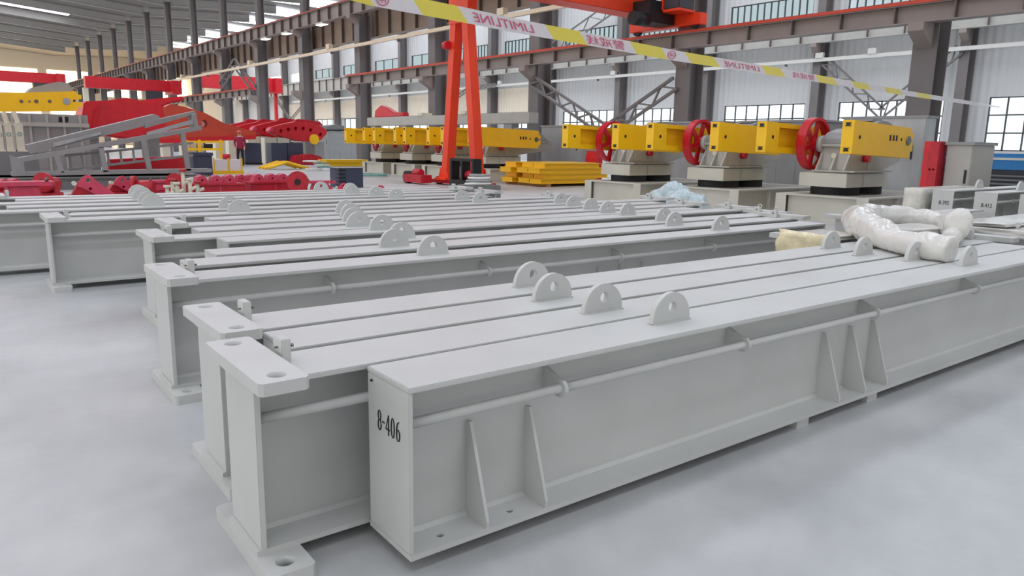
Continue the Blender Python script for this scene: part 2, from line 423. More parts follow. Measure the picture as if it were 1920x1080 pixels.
# ================================================================== BASE BEAMS
LB, WB = 6.0, .275
SLOPE = -.037; RB = math.atan(SLOPE)
BZ0, BZ1, TF = .045, .598, .018
def chamf(x0, x1, y0, y1, c): return [(x0+c, y0), (x1-c, y0), (x1, y0+c), (x1, y1-c), (x1-c, y1), (x0+c, y1), (x0, y1-c), (x0, y0+c)]
CM = {}
def beam_meshes(flip):
    f = (lambda x: LB-x) if flip else (lambda x: x)
    def bx(m, a, b, *r): a, b = sorted((f(a), f(b))); return m.box(a, b, *r)
    d = {}
    gx = [LB-.29, LB-.54]                       # gussets near the plain end
    hl = [circ(f(LB-.14), .06, .014, 12), circ(f(LB-.42), .06, .014, 12)]
    d['top_flange'] = bx(MB(), 0, LB, 0, WB, BZ1-TF, BZ1).mesh('top_flange', 'paint', .003)
    d['bottom_flange'] = MB().prism([(0, 0), (LB, 0), (LB, WB), (0, WB)], 'xy', BZ0, BZ0+TF, hl).mesh('bottom_flange', 'paint')
    d['web'] = bx(MB(), .02, LB-.012, WB/2-.007, WB/2+.007, BZ0+TF, BZ1-TF).mesh('web', 'paint')
    d['end_plate'] = bx(MB(), LB-.014, LB, .004, WB-.004, BZ0+TF, BZ1-TF).mesh('end_plate', 'paint', .002)
    d['cap_end_plate'] = bx(MB(), .012, .03, -.005, WB+.005, BZ0+TF, BZ1-TF).mesh('end_plate', 'paint', .002)
    c = WB/2
    def cap(z0, z1):
        a, b = sorted((f(-.012), f(.135)))
        hs = [circ((a+b)/2, c+s*.205, .03, 20) for s in (-1, 1)]
        return MB().prism(chamf(a, b, c-.272, c+.272, .012), 'xy', z0, z1, hs).mesh('cap_plate', 'paint')
    d['cap_top'] = cap(BZ1, BZ1+.038); d['cap_bottom'] = cap(0, BZ0)
    a, b = sorted((f(.016), f(LB-.014)))
    d['pipe'] = MB().cyl((a, .042, .472), (b, .042, .472), .017, 14).mesh('pipe', 'paint')
    gm = lambda s: MB().prism([(.006, BZ0+TF), (WB/2-.007, BZ0+TF), (WB/2-.007, .40), (WB/2-.03, .40), (.004, BZ0+TF+.02)], 'yz', -.006, .006).mesh('gusset', 'paint')
    d['gusset'] = (gm(0), [f(x) for x in gx]+[f(LB-v) for v in (2.44, 2.69, 2.92)])
    out = [(WB/2-.007, .5)]+[(.042+.03*math.cos(a), .472+.03*math.sin(a)) for a in [PI*.5+PI*i/8 for i in range(9)]]+[(WB/2-.007, .44)]
    out = [(WB/2-.007, .535)]+[(.042+.034*math.cos(a), .472+.034*math.sin(a)) for a in [PI*(.42+1.0*i/8) for i in range(9)]]+[(WB/2-.007, .45)]
    d['clip'] = (MB().prism(out, 'yz', -.008, .008).mesh('pipe_clip', 'paint'), [f(LB-v) for v in (.62, 1.66, 2.77, 4.0, 5.1)])
    d['foot'] = (MB().box(-.05, .05, .015, WB-.015, 0, BZ0).mesh('foot', 'paint'), [f(LB-v) for v in (2.14, 2.79)])
    weld = MB()
    for yy, s in ((WB/2-.007, -1), (WB/2+.007, 1)):
        a, b = sorted((f(.03), f(LB-.014)))
        weld.add([(a, yy, BZ0+TF+.012), (b, yy, BZ0+TF+.012), (b, yy+s*.012, BZ0+TF), (a, yy+s*.012, BZ0+TF)], [(0, 1, 2, 3)])
    d['weld'] = weld.mesh('weld_bead', 'paint')
    br = MB().box(-.016, .016, -.038, .038, BZ1, BZ1+.08).mesh('bracket', 'paint', .003)
    d['bracket'] = (br, f(.168)); d['dir'] = -1 if flip else 1
    return d
lo = [(-.112, BZ1), (-.112, BZ1+.01)]+[(-.112*math.cos(a), BZ1+.01+.114*math.sin(a)) for a in [PI*i/20 for i in range(1, 20)]]+[(.112, BZ1+.01), (.112, BZ1)]
LUG = MB().prism(lo, 'xz', -.013, .013, [circ(.0, BZ1+.062, .024, 18)]).mesh('lifting_lug', 'paint', .002)
LUGW = MB().box(-.11, .11, -.022, .022, BZ1, BZ1+.006).mesh('weld_bead', 'paint')
BOLT = MB().cyl((-.045, 0, 0), (.05, 0, 0), .006, 8).cyl((.045, 0, 0), (.058, 0, 0), .012, 6, smooth=False).mesh('bolt', 'bolt')
BM = {0: beam_meshes(0), 1: beam_meshes(1)}
ORD = ['', 'second', 'third', 'fourth', 'fifth', 'sixth', 'seventh', 'eighth', 'ninth', 'tenth', 'eleventh', 'twelfth', 'thirteenth', 'fourteenth', 'fifteenth', 'sixteenth', 'seventeenth', 'eighteenth', 'nineteenth', 'twentieth']
def beam(xs, yf2, flip, lab, lugs, grp, z=0, detail=2, bracket=True):
    y = yf2+SLOPE*(xs-2)
    t = thing('base_beam', lab, 'steel beam', (xs, y, z), RB, grp); d = BM[flip]
    for k in ('top_flange', 'bottom_flange', 'web', 'pipe', 'weld'): link({'weld': 'weld_bead'}.get(k, k), d[k], t)
    link('end_plate', d['end_plate'], t); link('end_plate', d['cap_end_plate'], t)
    link('cap_plate', d['cap_top'], t); link('cap_plate', d['cap_bottom'], t)
    for k, nm in (('gusset', 'gusset'), ('clip', 'pipe_clip'), ('foot', 'foot')):
        me, xx = d[k]
        for x in xx: link(nm, me, t, (x, 0, 0))
    for lx in lugs:
        l = link('lifting_lug', LUG, t, (lx-xs, .156, 0)); link('weld_bead', LUGW, l)
    if bracket:
        b = link('bracket', d['bracket'][0], t, (d['bracket'][1], WB*.66, 0))
        o = link('bolt', BOLT, b, (0, -.005, BZ1+.05)); o.scale = (d['dir']*.6, .6, .6)
    if flip and grp == G2:
        e = link('eye_bolt', EYE, t, (LB-.06, WB/2+.09, BZ1+.038)); e.rotation_euler = (0, 0, 2.2)
    return t
EYE = MB().tube([(.019*math.cos(a), 0, .042+.019*math.sin(a)) for a in [2*PI*j/16 for j in range(16)]], .006, 8, closed=True).cyl((0, 0, 0), (0, 0, .028), .009, 8).mesh('eye_bolt', 'paint')
G1, G2, G3 = 'beams of the nearest bundle', 'beams of the middle bundle', 'beams of the far bundle'
rows = [  # start X, front Y at X=2, cap end at far side?, lug positions, bundle
    (1.078, 1.746, 1, (2.38, 5.21), G1), (.72, 2.040, 0, (2.29, 5.13), G1), (.97, 2.350, 1, (2.28, 5.07), G1), (.82, 2.665, 0, (2.42, 5.22), G1),
    (.95, 3.848, 0, (2.59, 5.52), G2), (1.21, 4.300, 1, (2.57, 5.45), G2), (1.46, 4.665, 1, (2.84, 5.73), G2), (1.72, 5.250, 1, (3.0, 5.85), G2),
    (1.29, 5.560, 0, (2.95, 5.87), G2), (1.75, 5.970, 1, (3.12, 6.02), G2), (1.62, 6.390, 0, (3.3, 6.15), G2), (2.1, 6.800, 1, (3.45, 6.32), G2),
    (.90, 7.280, 0, (2.55, 5.45), G3), (1.15, 7.760, 1, (2.62, 5.52), G3), (.30, 8.330, 0, (2.02, 4.9), G3), (.78, 8.850, 1, (2.1, 4.9), G3),
    (.42, 9.350, 0, (2.15, 4.8), G3), (.95, 9.800, 1, (2.25, 5.0), G3), (.75, 10.220, 0, (2.3, 4.75), G3)]
beams = []
for i, (xs_, yf, fl, lg, g) in enumerate(rows):
    if i == 0: lab = 'light grey steel base beam with its plain end stencilled 8-406'
    else: lab = '%s grey base beam counting back from the one stencilled 8-406, %s' % (ORD[i], 'cap plate at near end' if not fl else 'plain near end')
    beams.append(beam(xs_, yf, fl, lab, lg, g))
def ell(cx, cy, rx_, ry_, n=28): return [(cx+rx_*math.cos(2*PI*k/n), cy+ry_*math.sin(2*PI*k/n)) for k in range(n)]
def stencil():        # condensed roman figures, thick sides and thin joins, unit height
    m = MB(); D = (0, .02)
    m.prism(ell(.22, .74, .2, .26), 'xy', *D, [ell(.22, .74, .105, .225)]); m.prism(ell(.22, .26, .22, .28), 'xy', *D, [ell(.22, .27, .12, .235)])
    m.box(.52, .8, .46, .53, *D)
    m.prism([(.9, .24), (1.22, 1.0), (1.3, 1.0), (1.3, 0), (1.2, 0), (1.2, .24)], 'xy', *D, [[(.98, .31), (1.2, .31), (1.2, .82)]])
    m.prism([(1.3, .24), (1.38, .24), (1.38, .31), (1.3, .31)], 'xy', *D)
    m.prism(ell(1.72, .5, .22, .5), 'xy', *D, [ell(1.72, .5, .11, .46)])
    m.prism(ell(2.3, .3, .22, .3), 'xy', *D, [ell(2.3, .3, .11, .26)])
    m.prism([(2.08, .3), (2.1, .62), (2.2, .88), (2.42, 1.0), (2.44, .97), (2.28, .84), (2.2, .6), (2.19, .4)], 'xy', *D)
    return m.mesh('stencilled_number', 'ink')
t = link('stencilled_number', stencil(), beams[0])
basis(t, Vector((0, -.058, 0)), Vector((0, 0, .066)), Vector((-.05, 0, 0)), Vector((-.001, WB*.74, .41)))
MB().cyl((0, 0, 0), (-.006, 0, 0), .004, 8).build('weld_spot', 'ink', beams[0], (0, WB*.87, .56))

# beams of the stack at the right, raised on timbers and facing their stencilled ends this way
for i, (yy, txt, lab) in enumerate([(3.95, '8-392', 'raised grey steel beam with plain end stencilled 8-392'), (3.44, '8-412', 'raised grey steel beam with end stencilled 8-412'), (2.93, '', 'raised grey steel beam next to the one stencilled 8-412')]):
    b = beam(10.75, yy+.037*8.75*1.0, 1, lab, (11.9, 15.0), 'beams of the raised stack', z=.21, bracket=False)
    if txt:
        o = link('stencilled_number', text_mesh(txt, .075, 'stencilled_number', 'ink'), b)
        basis(o, Vector((0, -.75, 0)), Vector((0, 0, 1)), Vector((-1, 0, 0)), Vector((-.004, WB*.42, .43)))
for i, xx in enumerate((11.4, 15.6)):
    tag(MB().box(xx, xx+.18, 2.5, 4.6, 0, .212).build('timber', 'wood'), ('square timber carrying the plain ends of the raised stack', 'square timber carrying the far ends of the raised stack')[i], 'timber')

# ------------------------------------------------------------------ film-wrapped ends and short beams at the far end of the bundles
def lumpy(name, lab, cat, mt, c, size, seed, amp=.12, res=3, box=False, flat=0, parent=None, grp=None, rz=0):
    rnd = random.Random(seed); bm = bmesh.new()
    if box: bmesh.ops.create_cube(bm, size=2); bmesh.ops.subdivide_edges(bm, edges=bm.edges, cuts=6, use_grid_fill=True)
    else: bmesh.ops.create_icosphere(bm, subdivisions=res, radius=1)
    ph = [(Vector((rnd.uniform(-1, 1), rnd.uniform(-1, 1), rnd.uniform(-1, 1)))*rnd.uniform(2, 7), rnd.uniform(0, 6)) for _ in range(9)]
    ph2 = [(Vector((rnd.uniform(-1, 1), rnd.uniform(-1, 1), rnd.uniform(-1, 1)))*rnd.uniform(9, 20), rnd.uniform(0, 6)) for _ in range(7)]
    for v in bm.verts:
        d = v.co.normalized(); f = sum(math.sin(k.dot(v.co)+p) for k, p in ph)/9
        f2 = sum(abs(math.sin(k.dot(v.co)+p)) for k, p in ph2)/7-.63
        v.co += d*(f*amp*1.8+f2*amp*1.1)
        if flat and v.co.z < -flat: v.co.z = -flat
        v.co = Vector((v.co.x*size[0], v.co.y*size[1], v.co.z*size[2]))
    zm = min(v.co.z for v in bm.verts)
    me = bpy.data.meshes.new(name); bm.to_mesh(me); bm.free(); me.materials.append(MATS[mt])
    for p in me.polygons: p.use_smooth = True
    o = link(name, me, parent, (c[0], c[1], c[2]-zm)); o.rotation_euler = (0, 0, rz)
    return o if parent else tag(o, lab, cat, grp)
def short_beam(x, y, L, lab):
    t = thing('base_beam', lab, 'steel beam', (x, y, 0), RB, 'short beams beyond the bundles')
    MB().box(0, L, 0, WB, BZ1-TF, BZ1).build('top_flange', 'paint', t); MB().box(0, L, 0, WB, BZ0, BZ0+TF).build('bottom_flange', 'paint', t)
    MB().box(.02, L, WB/2-.007, WB/2+.007, BZ0+TF, BZ1-TF).build('web', 'paint', t)
    MB().box(.012, .03, 0, WB, BZ0+TF, BZ1-TF).build('end_plate', 'paint', t)
    link('cap_plate', BM[0]['cap_top'], t); link('cap_plate', BM[0]['cap_bottom'], t)
    l = link('bracket', BM[0]['bracket'][0], t, (.205, WB*.66, 0)); e = link('eye_bolt', EYE, t, (.06, WB/2-.05, BZ1+.038)); e.rotation_euler = (0, 0, 2.1)
    return t
wb = beam(5.42, 2.93+.037*3.42, 0, 'light grey steel base beam whose cap plate is wrapped in yellowed plastic film', (), G1, bracket=False)
wb.scale = (.84, 1, 1)
film = lumpy('film_wrap', '', '', 'filmwarm', (.02, WB/2-.03, .45), (.055, .2, .095), 3, .28, box=True, parent=wb)
lumpy('film_sheet', '', '', 'film', (.42, WB/2, .6), (.36, .2, .018), 6, .1, box=True, parent=wb)
short_beam(7.55, 3.62, 3.0, 'short grey beam with cap plate lying beyond the plain end of the fifth beam')
sb = short_beam(7.6, 2.18, 2.9, 'short grey beam with filmed cap plate beyond the beam stencilled 8-406')
lumpy('film_wrap', '', '', 'film', (.1, WB/2, .57), (.22, .3, .035), 5, .1, box=True, parent=sb)
lumpy('wrapped_beam_end', 'beam end wrapped in wrinkled clear film beside the end stencilled 8-392', 'wrapped beam', 'filmclear', (11.55, 4.42, .212), (.85, .125, .3), 8, .03, box=True, rz=RB)

# plastic-wrapped roll lying on the nearest bundle
pp = [oz(*p) for p in ((1800, 470, .70), (1765, 464, .705), (1725, 457, .71), (1680, 447, .71), (1642, 434, .715), (1616, 421, .715), (1612, 409, .72), (1640, 402, .72), (1690, 402, .715), (1740, 406, .71), (1782, 414, .71), (1800, 428, .71), (1796, 440, .71))]
fine = []
for i in range(len(pp)-1):
    a, b, c, d = pp[max(i-1, 0)], pp[i], pp[i+1], pp[min(i+2, len(pp)-1)]
    for j in range(5):
        u = j/5; fine.append(.5*((2*b)+(c-a)*u+(2*a-5*b+4*c-d)*u*u+(3*b-a-3*c+d)*u**3))
fine.append(pp[-1])
rnd = random.Random(4)
def rfun(i): return .084+.042*math.exp(-((i-26)/9)**2)+.006*math.sin(i*.37)+.004*math.sin(i*1.1+1)-(.02 if i > 55 else 0)
fine = [Vector((p.x+.16, p.y+.1, .6+rfun(i)*.93)) for i, p in enumerate(fine)]
m = MB().tube(fine, .09, 18, rf=rfun)
rm = m.mesh('wrapped_roll', 'film')
for v in rm.vertices: v.co.z = max(v.co.z, .608)
roll = link('wrapped_roll', rm); tag(roll, 'looped roll wrapped in white plastic film lying on the nearest beams', 'wrapped roll')
roll.modifiers.new('smooth', 'SUBSURF').render_levels = 2; tx = roll.modifiers.new('crumple', 'DISPLACE'); tex = bpy.data.textures.new('crumple', 'CLOUDS'); tex.noise_scale = .16; tx.texture = tex; tx.strength = .04; tx.mid_level = .4
p = oz(1796, 428, .72)
tw = lumpy('film_twist', '', '', 'film', (p.x, p.y, .62), (.06, .1, .12), 12, .16, parent=roll)
p = oz(1715, 425, .66); lumpy('film_sheet', '', '', 'film', (p.x, p.y, .6), (.34, .22, .03), 14, .2, box=True, parent=roll, rz=-.3)
p = oz(1880, 425, .62); tag(lumpy('film_sheet', 'x', 'x', 'film', (p.x, p.y, .655), (.5, .2, .012), 15, .12, box=True, rz=RB), 'loose sheet of clear film lying over the short beams beyond the bundle', 'plastic film')
lumpy('wrapped_motor', 'motor wrapped in crumpled bluish clear film standing before the second base skid', 'wrapped motor', 'filmblue', (9.5, 7.62, 0), (.36, .34, .44), 21, .3, 5, flat=.75)
lumpy('wrapped_bundle', 'low bundle in bluish clear film beside the wrapped motor', 'wrapped bundle', 'filmblue', (8.75, 6.7, 0), (.42, .36, .36), 25, .28, 5, flat=.8)

# ================================================================== GEAR REDUCERS on skids
def make_skid(loc, lab):
    t = thing('base_skid', lab, 'skid', loc, 0, 'welded base skids'); L, Z = 3.6, .47
    def ibeam_x(y0, y1):
        m = MB(); yc = (y0+y1)/2
        m.box(0, L, y0, y1, 0, .03).box(0, L, y0, y1, Z-.03, Z).box(.02, L, yc-.012, yc+.012, .03, Z-.03).box(0, .02, y0, y1, .03, Z-.03)
        for x in (1.2, 2.4): m.box(x, x+.02, y0+.01, y1-.01, .03, Z-.03)
        m.build('side_beam', 'palegrey', t)
    ibeam_x(.02, .24); ibeam_x(1.63, 1.85)
    for nm, x, mt in (('front_beam', 0, 'palegrey'), ('rear_beam', L-.3, 'palegrey')):
        MB().box(x, x+.2, .24, 1.63, 0, .03).box(x, x+.2, .24, 1.63, Z-.03, Z).box(x+.09, x+.11, .24, 1.63, .03, Z-.03).build(nm, mt, t)
    MB().box(.25, 3.1, .24, 1.63, Z-.025, Z).build('deck_plate', 'warmgrey', t)
    return t
def make_tyre(loc, lab):
    t = thing('tyre', lab, 'tyre', loc, 0, 'tyres used as pads')
    MB().prism(circ(0, 0, .44, 28), 'xy', 0, .148, [circ(0, 0, .22, 20)]).build('tread', 'rubber', t)
    MB().prism(circ(0, 0, .36, 28), 'xy', .002, .15, [circ(0, 0, .25, 20)]).build('sidewall', 'darkpanel', t)
    return t
def make_pedestal(loc, lab):
    t = thing('pedestal_box', lab, 'pedestal', loc, 0, 'pedestal boxes')
    m = MB(); m.box(0, 1.6, 0, .95, 0, .26).build('body', 'palegrey', t, bevel=.008)
    MB().box(.62, .64, -.012, 0, .02, .24).build('seam', 'warmgrey', t)
    MB().box(.08, 1.55, .05, .9, .26, .28).build('top_plate', 'warmgrey', t)
    return t
def crank(t, L, h, y0, y1, pocket, par='crank'):
    z0, z1 = 1.25, 1.25+h; e = L
    out = [(0, z0), (e-.1, z0-.07), (e-.1, z0+.05), (e, z0+.06), (e, z0+.22), (e-.2, z0+.225), (e-.2, z0+.275), (e, z0+.27), (e, z0+.39), (e-.1, z0+.4), (e-.1, z1-.08), (.0, z1)]
    c = MB()
    if pocket:
        c.prism(out, 'xz', y0+.13, y1)
        ph = [(.42, z0+.1), (e*.62, z0+.08), (e*.62, z1-.13), (.42, z1-.1)]
        c.prism(out, 'xz', y0, y0+.13, [ph])
    else: c.prism(out, 'xz', y0, y1)
    o = c.build('crank', 'yellow', t, bevel=.006)
    ym = (y0+y1)/2
    for zz, s in ((z1-.07, 1), (z0+.07, -1)):
        MB().prism([(ym-.05, zz+.03*s), (ym+.05, zz+.03*s), (ym+.03, zz-.01*s), (ym+.06, zz-.03*s), (ym-.06, zz-.03*s), (ym-.03, zz-.01*s)], 'yz', -.012, .004).build('stud', 'black', o)
    MB().cyl((.22, y0-.004, z0+h*.5), (.22, y0+.01, z0+h*.5), .035, 12).build('bore', 'black', o)
    MB().cyl((e-.22, y0-.02, z0+.25), (e-.22, y0+.02, z0+.25), .085, 20).build('shaft_end', 'bolt', o)
    if not pocket:
        for i, dx in enumerate((.95, .82, .7)): MB().box(e-dx-.03, e-dx+.03, y0-.005, y0+.002, z0+.24, z0+.34).build('stamped_mark', 'black', o)
        MB().cyl((e-.5, y0-.004, z0+.27), (e-.5, y0+.01, z0+.27), .03, 12).build('bore', 'black', o)
    return o
def make_reducer(loc, lab, L=2.3, h=.56, low=False):
    t = thing('gear_reducer', lab, 'gear reducer', loc, 0, 'gear reducers with yellow cranks')
    MB().box(.12, 1.62, .12, .95, .95, .98).build('foot_plate', 'warmgrey', t)
    # lower housing with splayed ribs, split flange, upper housing with domed gear cover
    m = MB(); m.prism([(.30, .98), (1.2, .98), (1.2, 1.42), (.36, 1.42)], 'xz', .32, .93)
    m.prism([(1.0, .98), (1.6, .98), (L+.05, 1.15), (L+.05, 1.42), (1.0, 1.42)], 'xz', .30, .95); m.build('lower_housing', 'warmgrey', t, bevel=.01)
    for y in (.34, .6, .88): MB().prism([(.3, .98), (.14, .98), (.33, 1.3)], 'xz', y-.02, y+.02).build('rib', 'warmgrey', t)
    MB().box(.28, L+.12, .26, .97, 1.42, 1.47).build('split_flange', 'warmgrey', t)
    cx, R = L*.68, L*.22+.02
    top = [(.34, 1.47), (.34, 1.56), (.5, 1.68), (.85, 1.76)]+[(cx+R*1.2*math.cos(a), 1.55+.38*math.sin(a)) for a in [PI*(.8-.72*i/10) for i in range(11)]]+[(L+.1, 1.47)]
    MB().prism(top, 'xz', .33, .92).build('upper_housing', 'grey', t, bevel=.01)
    MB().box(cx-.25, cx+.15, .45, .8, 1.92, 1.96).build('inspection_cover', 'grey', t)
    MB().cyl((.27, .62, 1.25), (.33, .62, 1.25), .05, 14).cyl((.22, .62, 1.02), (.33, .62, 1.02), .03, 10).build('drain_plug', 'beige', t)
    for x in (.4, .75): MB().cyl((x, .3, 1.47), (x, .3, 1.5), .02, 6, smooth=False).build('flange_bolt', 'bolt', t)
    MB().cyl((L-.22, .1, 1.5), (L-.22, 1.75, 1.5), .1, 18).build('output_shaft', 'bolt', t)
    MB().cyl((.55, .9, 1.42), (.55, 1.2, 1.42), .055, 14).cyl((.55, .88, 1.42), (.55, .97, 1.42), .16, 18).build('input_shaft', 'warmgrey', t)
    for ch in t.children:
        ch.location = {'output_shaft': (0, 0, 0), 'input_shaft': (.75, .32, 0)}.get(ch.name.split('.')[0], (.92, .32, -.045))
    # red pulley
    w = thing_part('pulley', t, (1.3, 1.42, 1.42) if not low else (1.2, 1.1, 1.16))
    if not low: w.scale = (1.06, 1, 1.06)
    if low: w.scale = (.5, .6, .5)
    MB().prism(circ(0, 0, .47, 40), 'xz', -.085, .085, [circ(0, 0, .415, 40)]).build('rim', 'wheelred', w)
    MB().prism(circ(0, 0, .11, 20), 'xz', -.09, .09, [circ(0, 0, .055, 16)]).build('hub', 'wheelred', w)
    for i in range(6):
        a = i*PI/3+.3; c, s = math.cos(a), math.sin(a)
        MB().prism([(c*.1-s*.035, s*.1+c*.035), (c*.1+s*.035, s*.1-c*.035), (c*.42+s*.055, s*.42-c*.055), (c*.42-s*.055, s*.42+c*.055)], 'xz', -.025, .025).build('spoke', 'wheelred', w)
    MB().cyl((1.75, .52, 1.16), (1.75, .63, 1.16), .07, 14).build('oil_cap', 'wheelred', t)
    crank(t, L, h, 0, .21, False); crank(t, L, h, 1.64, 1.85, True)
    return t
def thing_part(name, parent, loc):
    o = bpy.data.objects.new(name, None); COL.objects.link(o); o.parent = parent; o.location = loc; o.empty_display_size = .1
    return o
def place_unit(X0, Yn, protos, labs, tail):
    sk, ty, pd, rd = protos
    L = ['welded I-beam base skid under ', 'front round tyre pad under ', 'back round tyre pad under ', 'beige pedestal box under ', 'gear reducer with yellow cranks and red pulley, ']
    lab = [a+tail for a in L]
    dup(sk, (X0+.83, Yn, 0), 0, lab[0]); dup(ty, (X0+1.55, Yn+1.04, .471), 0, lab[1]); dup(ty, (X0+2.46, Yn+1.04, .471), 0, lab[2])
    dup(pd, (X0+1.05, Yn+.57, .622), 0, lab[3]); dup(rd, (X0, Yn, 0), 0, lab[4])
U1 = (12.45, 6.24)
sk = make_skid((U1[0]+.83, U1[1], 0), 'welded I-beam base skid under the reducer beside the tall galvanised cabinet')
ty = make_tyre((U1[0]+1.55, U1[1]+1.04, .471), 'round tyre pad at the front of the skid beside the tall galvanised cabinet')
ty2 = dup(ty, (U1[0]+2.46, U1[1]+1.04, .471), 0, 'round tyre pad at the back of the skid beside the tall galvanised cabinet')
pd = make_pedestal((U1[0]+1.05, U1[1]+.57, .622), 'beige pedestal box under the reducer beside the tall galvanised cabinet')
rd = make_reducer((U1[0], U1[1], 0), 'grey gear reducer with yellow cranks and red pulley, beside the tall galvanised cabinet')
PR = (sk, ty, pd, rd)
place_unit(12.45, 8.92, PR, None, 'the second reducer from the tall galvanised cabinet')
place_unit(12.45, 11.56, PR, None, 'the third reducer from the tall galvanised cabinet')
rd2 = make_reducer((14.9, 20.5, 0), 'grey gear reducer with long yellow cranks just behind the orange gantry legs', 3.1, .64, True)
PR2 = (sk, ty, pd, rd2)
dup(sk, (15.73, 20.5, 0), 0, 'welded I-beam base skid just behind the orange gantry legs'); dup(ty, (16.45, 21.54, .471), 0, 'front tyre pad just behind the orange gantry legs'); dup(ty, (17.36, 21.54, .471), 0, 'back tyre pad just behind the orange gantry legs')
dup(pd, (15.95, 21.07, .622), 0, 'beige pedestal box just behind the orange gantry legs')
for Yn, od in ((23.05, 'second'), (25.4, 'third'), (27.9, 'fourth')): place_unit(14.9, Yn, PR2, None, '%s long-cranked unit behind the orange gantry legs' % od)

# long pale beam lying on stands behind the far reducers
t = thing('box_beam', 'long pale grey box beam lying on stands behind the long-cranked reducers', 'steel beam', (19.9, 23.4, 0))
za, zb2 = ox(880, 233, 19.9).z, ox(880, 214, 19.9).z
MB().box(0, .5, 0, 13.6, za, zb2).build('body', 'warmgrey', t, bevel=.02)
for yy in (1.2, 5.5, 9.6, 12.8): MB().box(.05, .45, yy, yy+.5, 0, za).build('stand', 'grey', t)
for yy in (4.4, 8.0): MB().box(-.05, .55, yy, yy+.35, zb2, zb2+.14).build('collar', 'beige', t)
g_ = thing('belt_guard', 'red curved belt guard lying on the long pale box beam', 'belt guard', (19.95, 33.3, zb2+.002))
MB().prism([(0, 0), (3.0, 0), (2.9, .35), (2.3, .62), (1.8, .5), (1.0, .22), (0, .2)], 'yz', 0, .35).build('shell', 'red', g_, bevel=.03)
MB().box(-.02, 0, .2, 1.2, .06, .12).build('edge_strip', 'pinkcast', g_)
# sheet cabinets behind the reducers
def cabinet(x0, x1, y0, y1, z1, mt, lab, z0=0, seams=True):
    t = thing('sheet_cabinet', lab, 'cabinet', (x0, y0, z0), 0, 'sheet metal cabinets')
    L, Wd, Hh = x1-x0, y1-y0, z1-z0
    MB().box(0, L, 0, Wd, 0, Hh-.05).build('body', mt, t, bevel=.01)
    MB().box(-.03, L+.03, -.03, Wd+.03, Hh-.05, Hh).build('top_rim', 'grey', t)
    k = max(2, int(Wd/.5))
    for i in range(1, k if seams else 1): MB().box(-.008, 0, Wd*i/k-.012, Wd*i/k+.012, .05, Hh-.06).build('seam', 'grey', t)
    for i in range(1, 4 if seams else 1): MB().box(L*i/4-.012, L*i/4+.012, -.008, 0, .05, Hh-.06).build('seam', 'grey', t)
    MB().box(-.02, 0, Wd*.12, Wd*.12+.03, Hh*.55, Hh*.7).build('handle', 'black', t)
    return t
zt = ox(1700, 217, 17.2).z
cabinet(17.2, 17.7, 7.05, 8.9, zt, 'galv', 'tall galvanised sheet cabinet behind the reducer nearest the raised beam stack', 0, False)
cabinet(17.2, 19.4, 9.5, 11.6, zt-.05, 'grey', 'grey sheet cabinet behind the second reducer from the galvanised cabinet')
cabinet(17.2, 19.4, 12.2, 14.4, zt-.05, 'grey', 'grey sheet cabinet behind the third reducer from the galvanised cabinet')
cabinet(19.6, 20.5, 20.0, 22.3, ox(1050, 235, 19.6).z, 'grey', 'grey sheet cabinet behind the stacked yellow members', 0, False)
t = thing('cast_block', 'low red cast block with two holes behind the third red pulley', 'casting', (18.9, 18.55, 0))
zq = ox(1110, 283, 18.9).z
MB().prism([(0, 0), (.55, 0), (.55, zq*.8), (.48, zq), (.06, zq), (0, zq*.8)], 'yz', 0, .3, [circ(.16, zq*.75, .035, 12), circ(.4, zq*.75, .035, 12)]).build('plate', 'red', t)
MB().box(-.1, .6, -.03, .58, 0, .12).build('foot', 'red', t)
# red cast block and pale box beyond the raised stack
t = thing('cast_block', 'upright red cast block with eye holes beside the pale sheet box', 'casting', (13.2, 5.16, 0))
zt2 = ox(1765, 265, 13.2).z
MB().prism([(0, 0), (.5, 0), (.5, zt2*.97), (0, zt2)], 'xz', .13, .24).build('back_plate', 'red', t)
m = MB(); m.prism([(0, .7), (.12, .7), (.14, .85), (.13, 1.0), (.17, 1.1), (.15, 1.35), (.12, zt2), (0, zt2)], 'yz', -.02, .3, [circ(.05, 1.02, .02, 10), circ(.11, 1.02, .02, 10)]); m.build('face_plate', 'redcast', t)
MB().box(.0, .6, .0, .24, 0, .7).build('foot', 'red', t)
t = cabinet(13.35, 14.3, 4.72, 5.1, ox(1800, 266, 13.35).z, 'warmgrey', 'pale sheet box standing beside the upright red cast block', 0, False)
# blue machine below the right window
t = thing('machine_bed', 'blue and grey machine bed standing under the window by the end of the tape', 'machine', (30, 4, 0))
z0b, z1b = ox(1880, 318, 30).z, ox(1880, 288, 30).z
MB().box(0, 2, 0, 8.4, z0b, z1b).build('blue_cover', 'blue', t); MB().box(-.03, 0, 0, 8.4, z1b-.22, z1b-.14).build('stripe', 'pipewhite', t)
MB().box(.1, 2.2, 0, 8.4, 0, z0b).build('bed', 'darkpanel', t)
for i in range(4): MB().box(.04, .1, 0, 8.4, .08+i*.14, .14+i*.14).build('rib', 'midgrey', t)
lumpy('cloth_heap', 'small crumpled white cloth lying on the raised beam stack', 'cloth', 'film', (13.6, 3.72, .815), (.2, .1, .1), 31, .25)

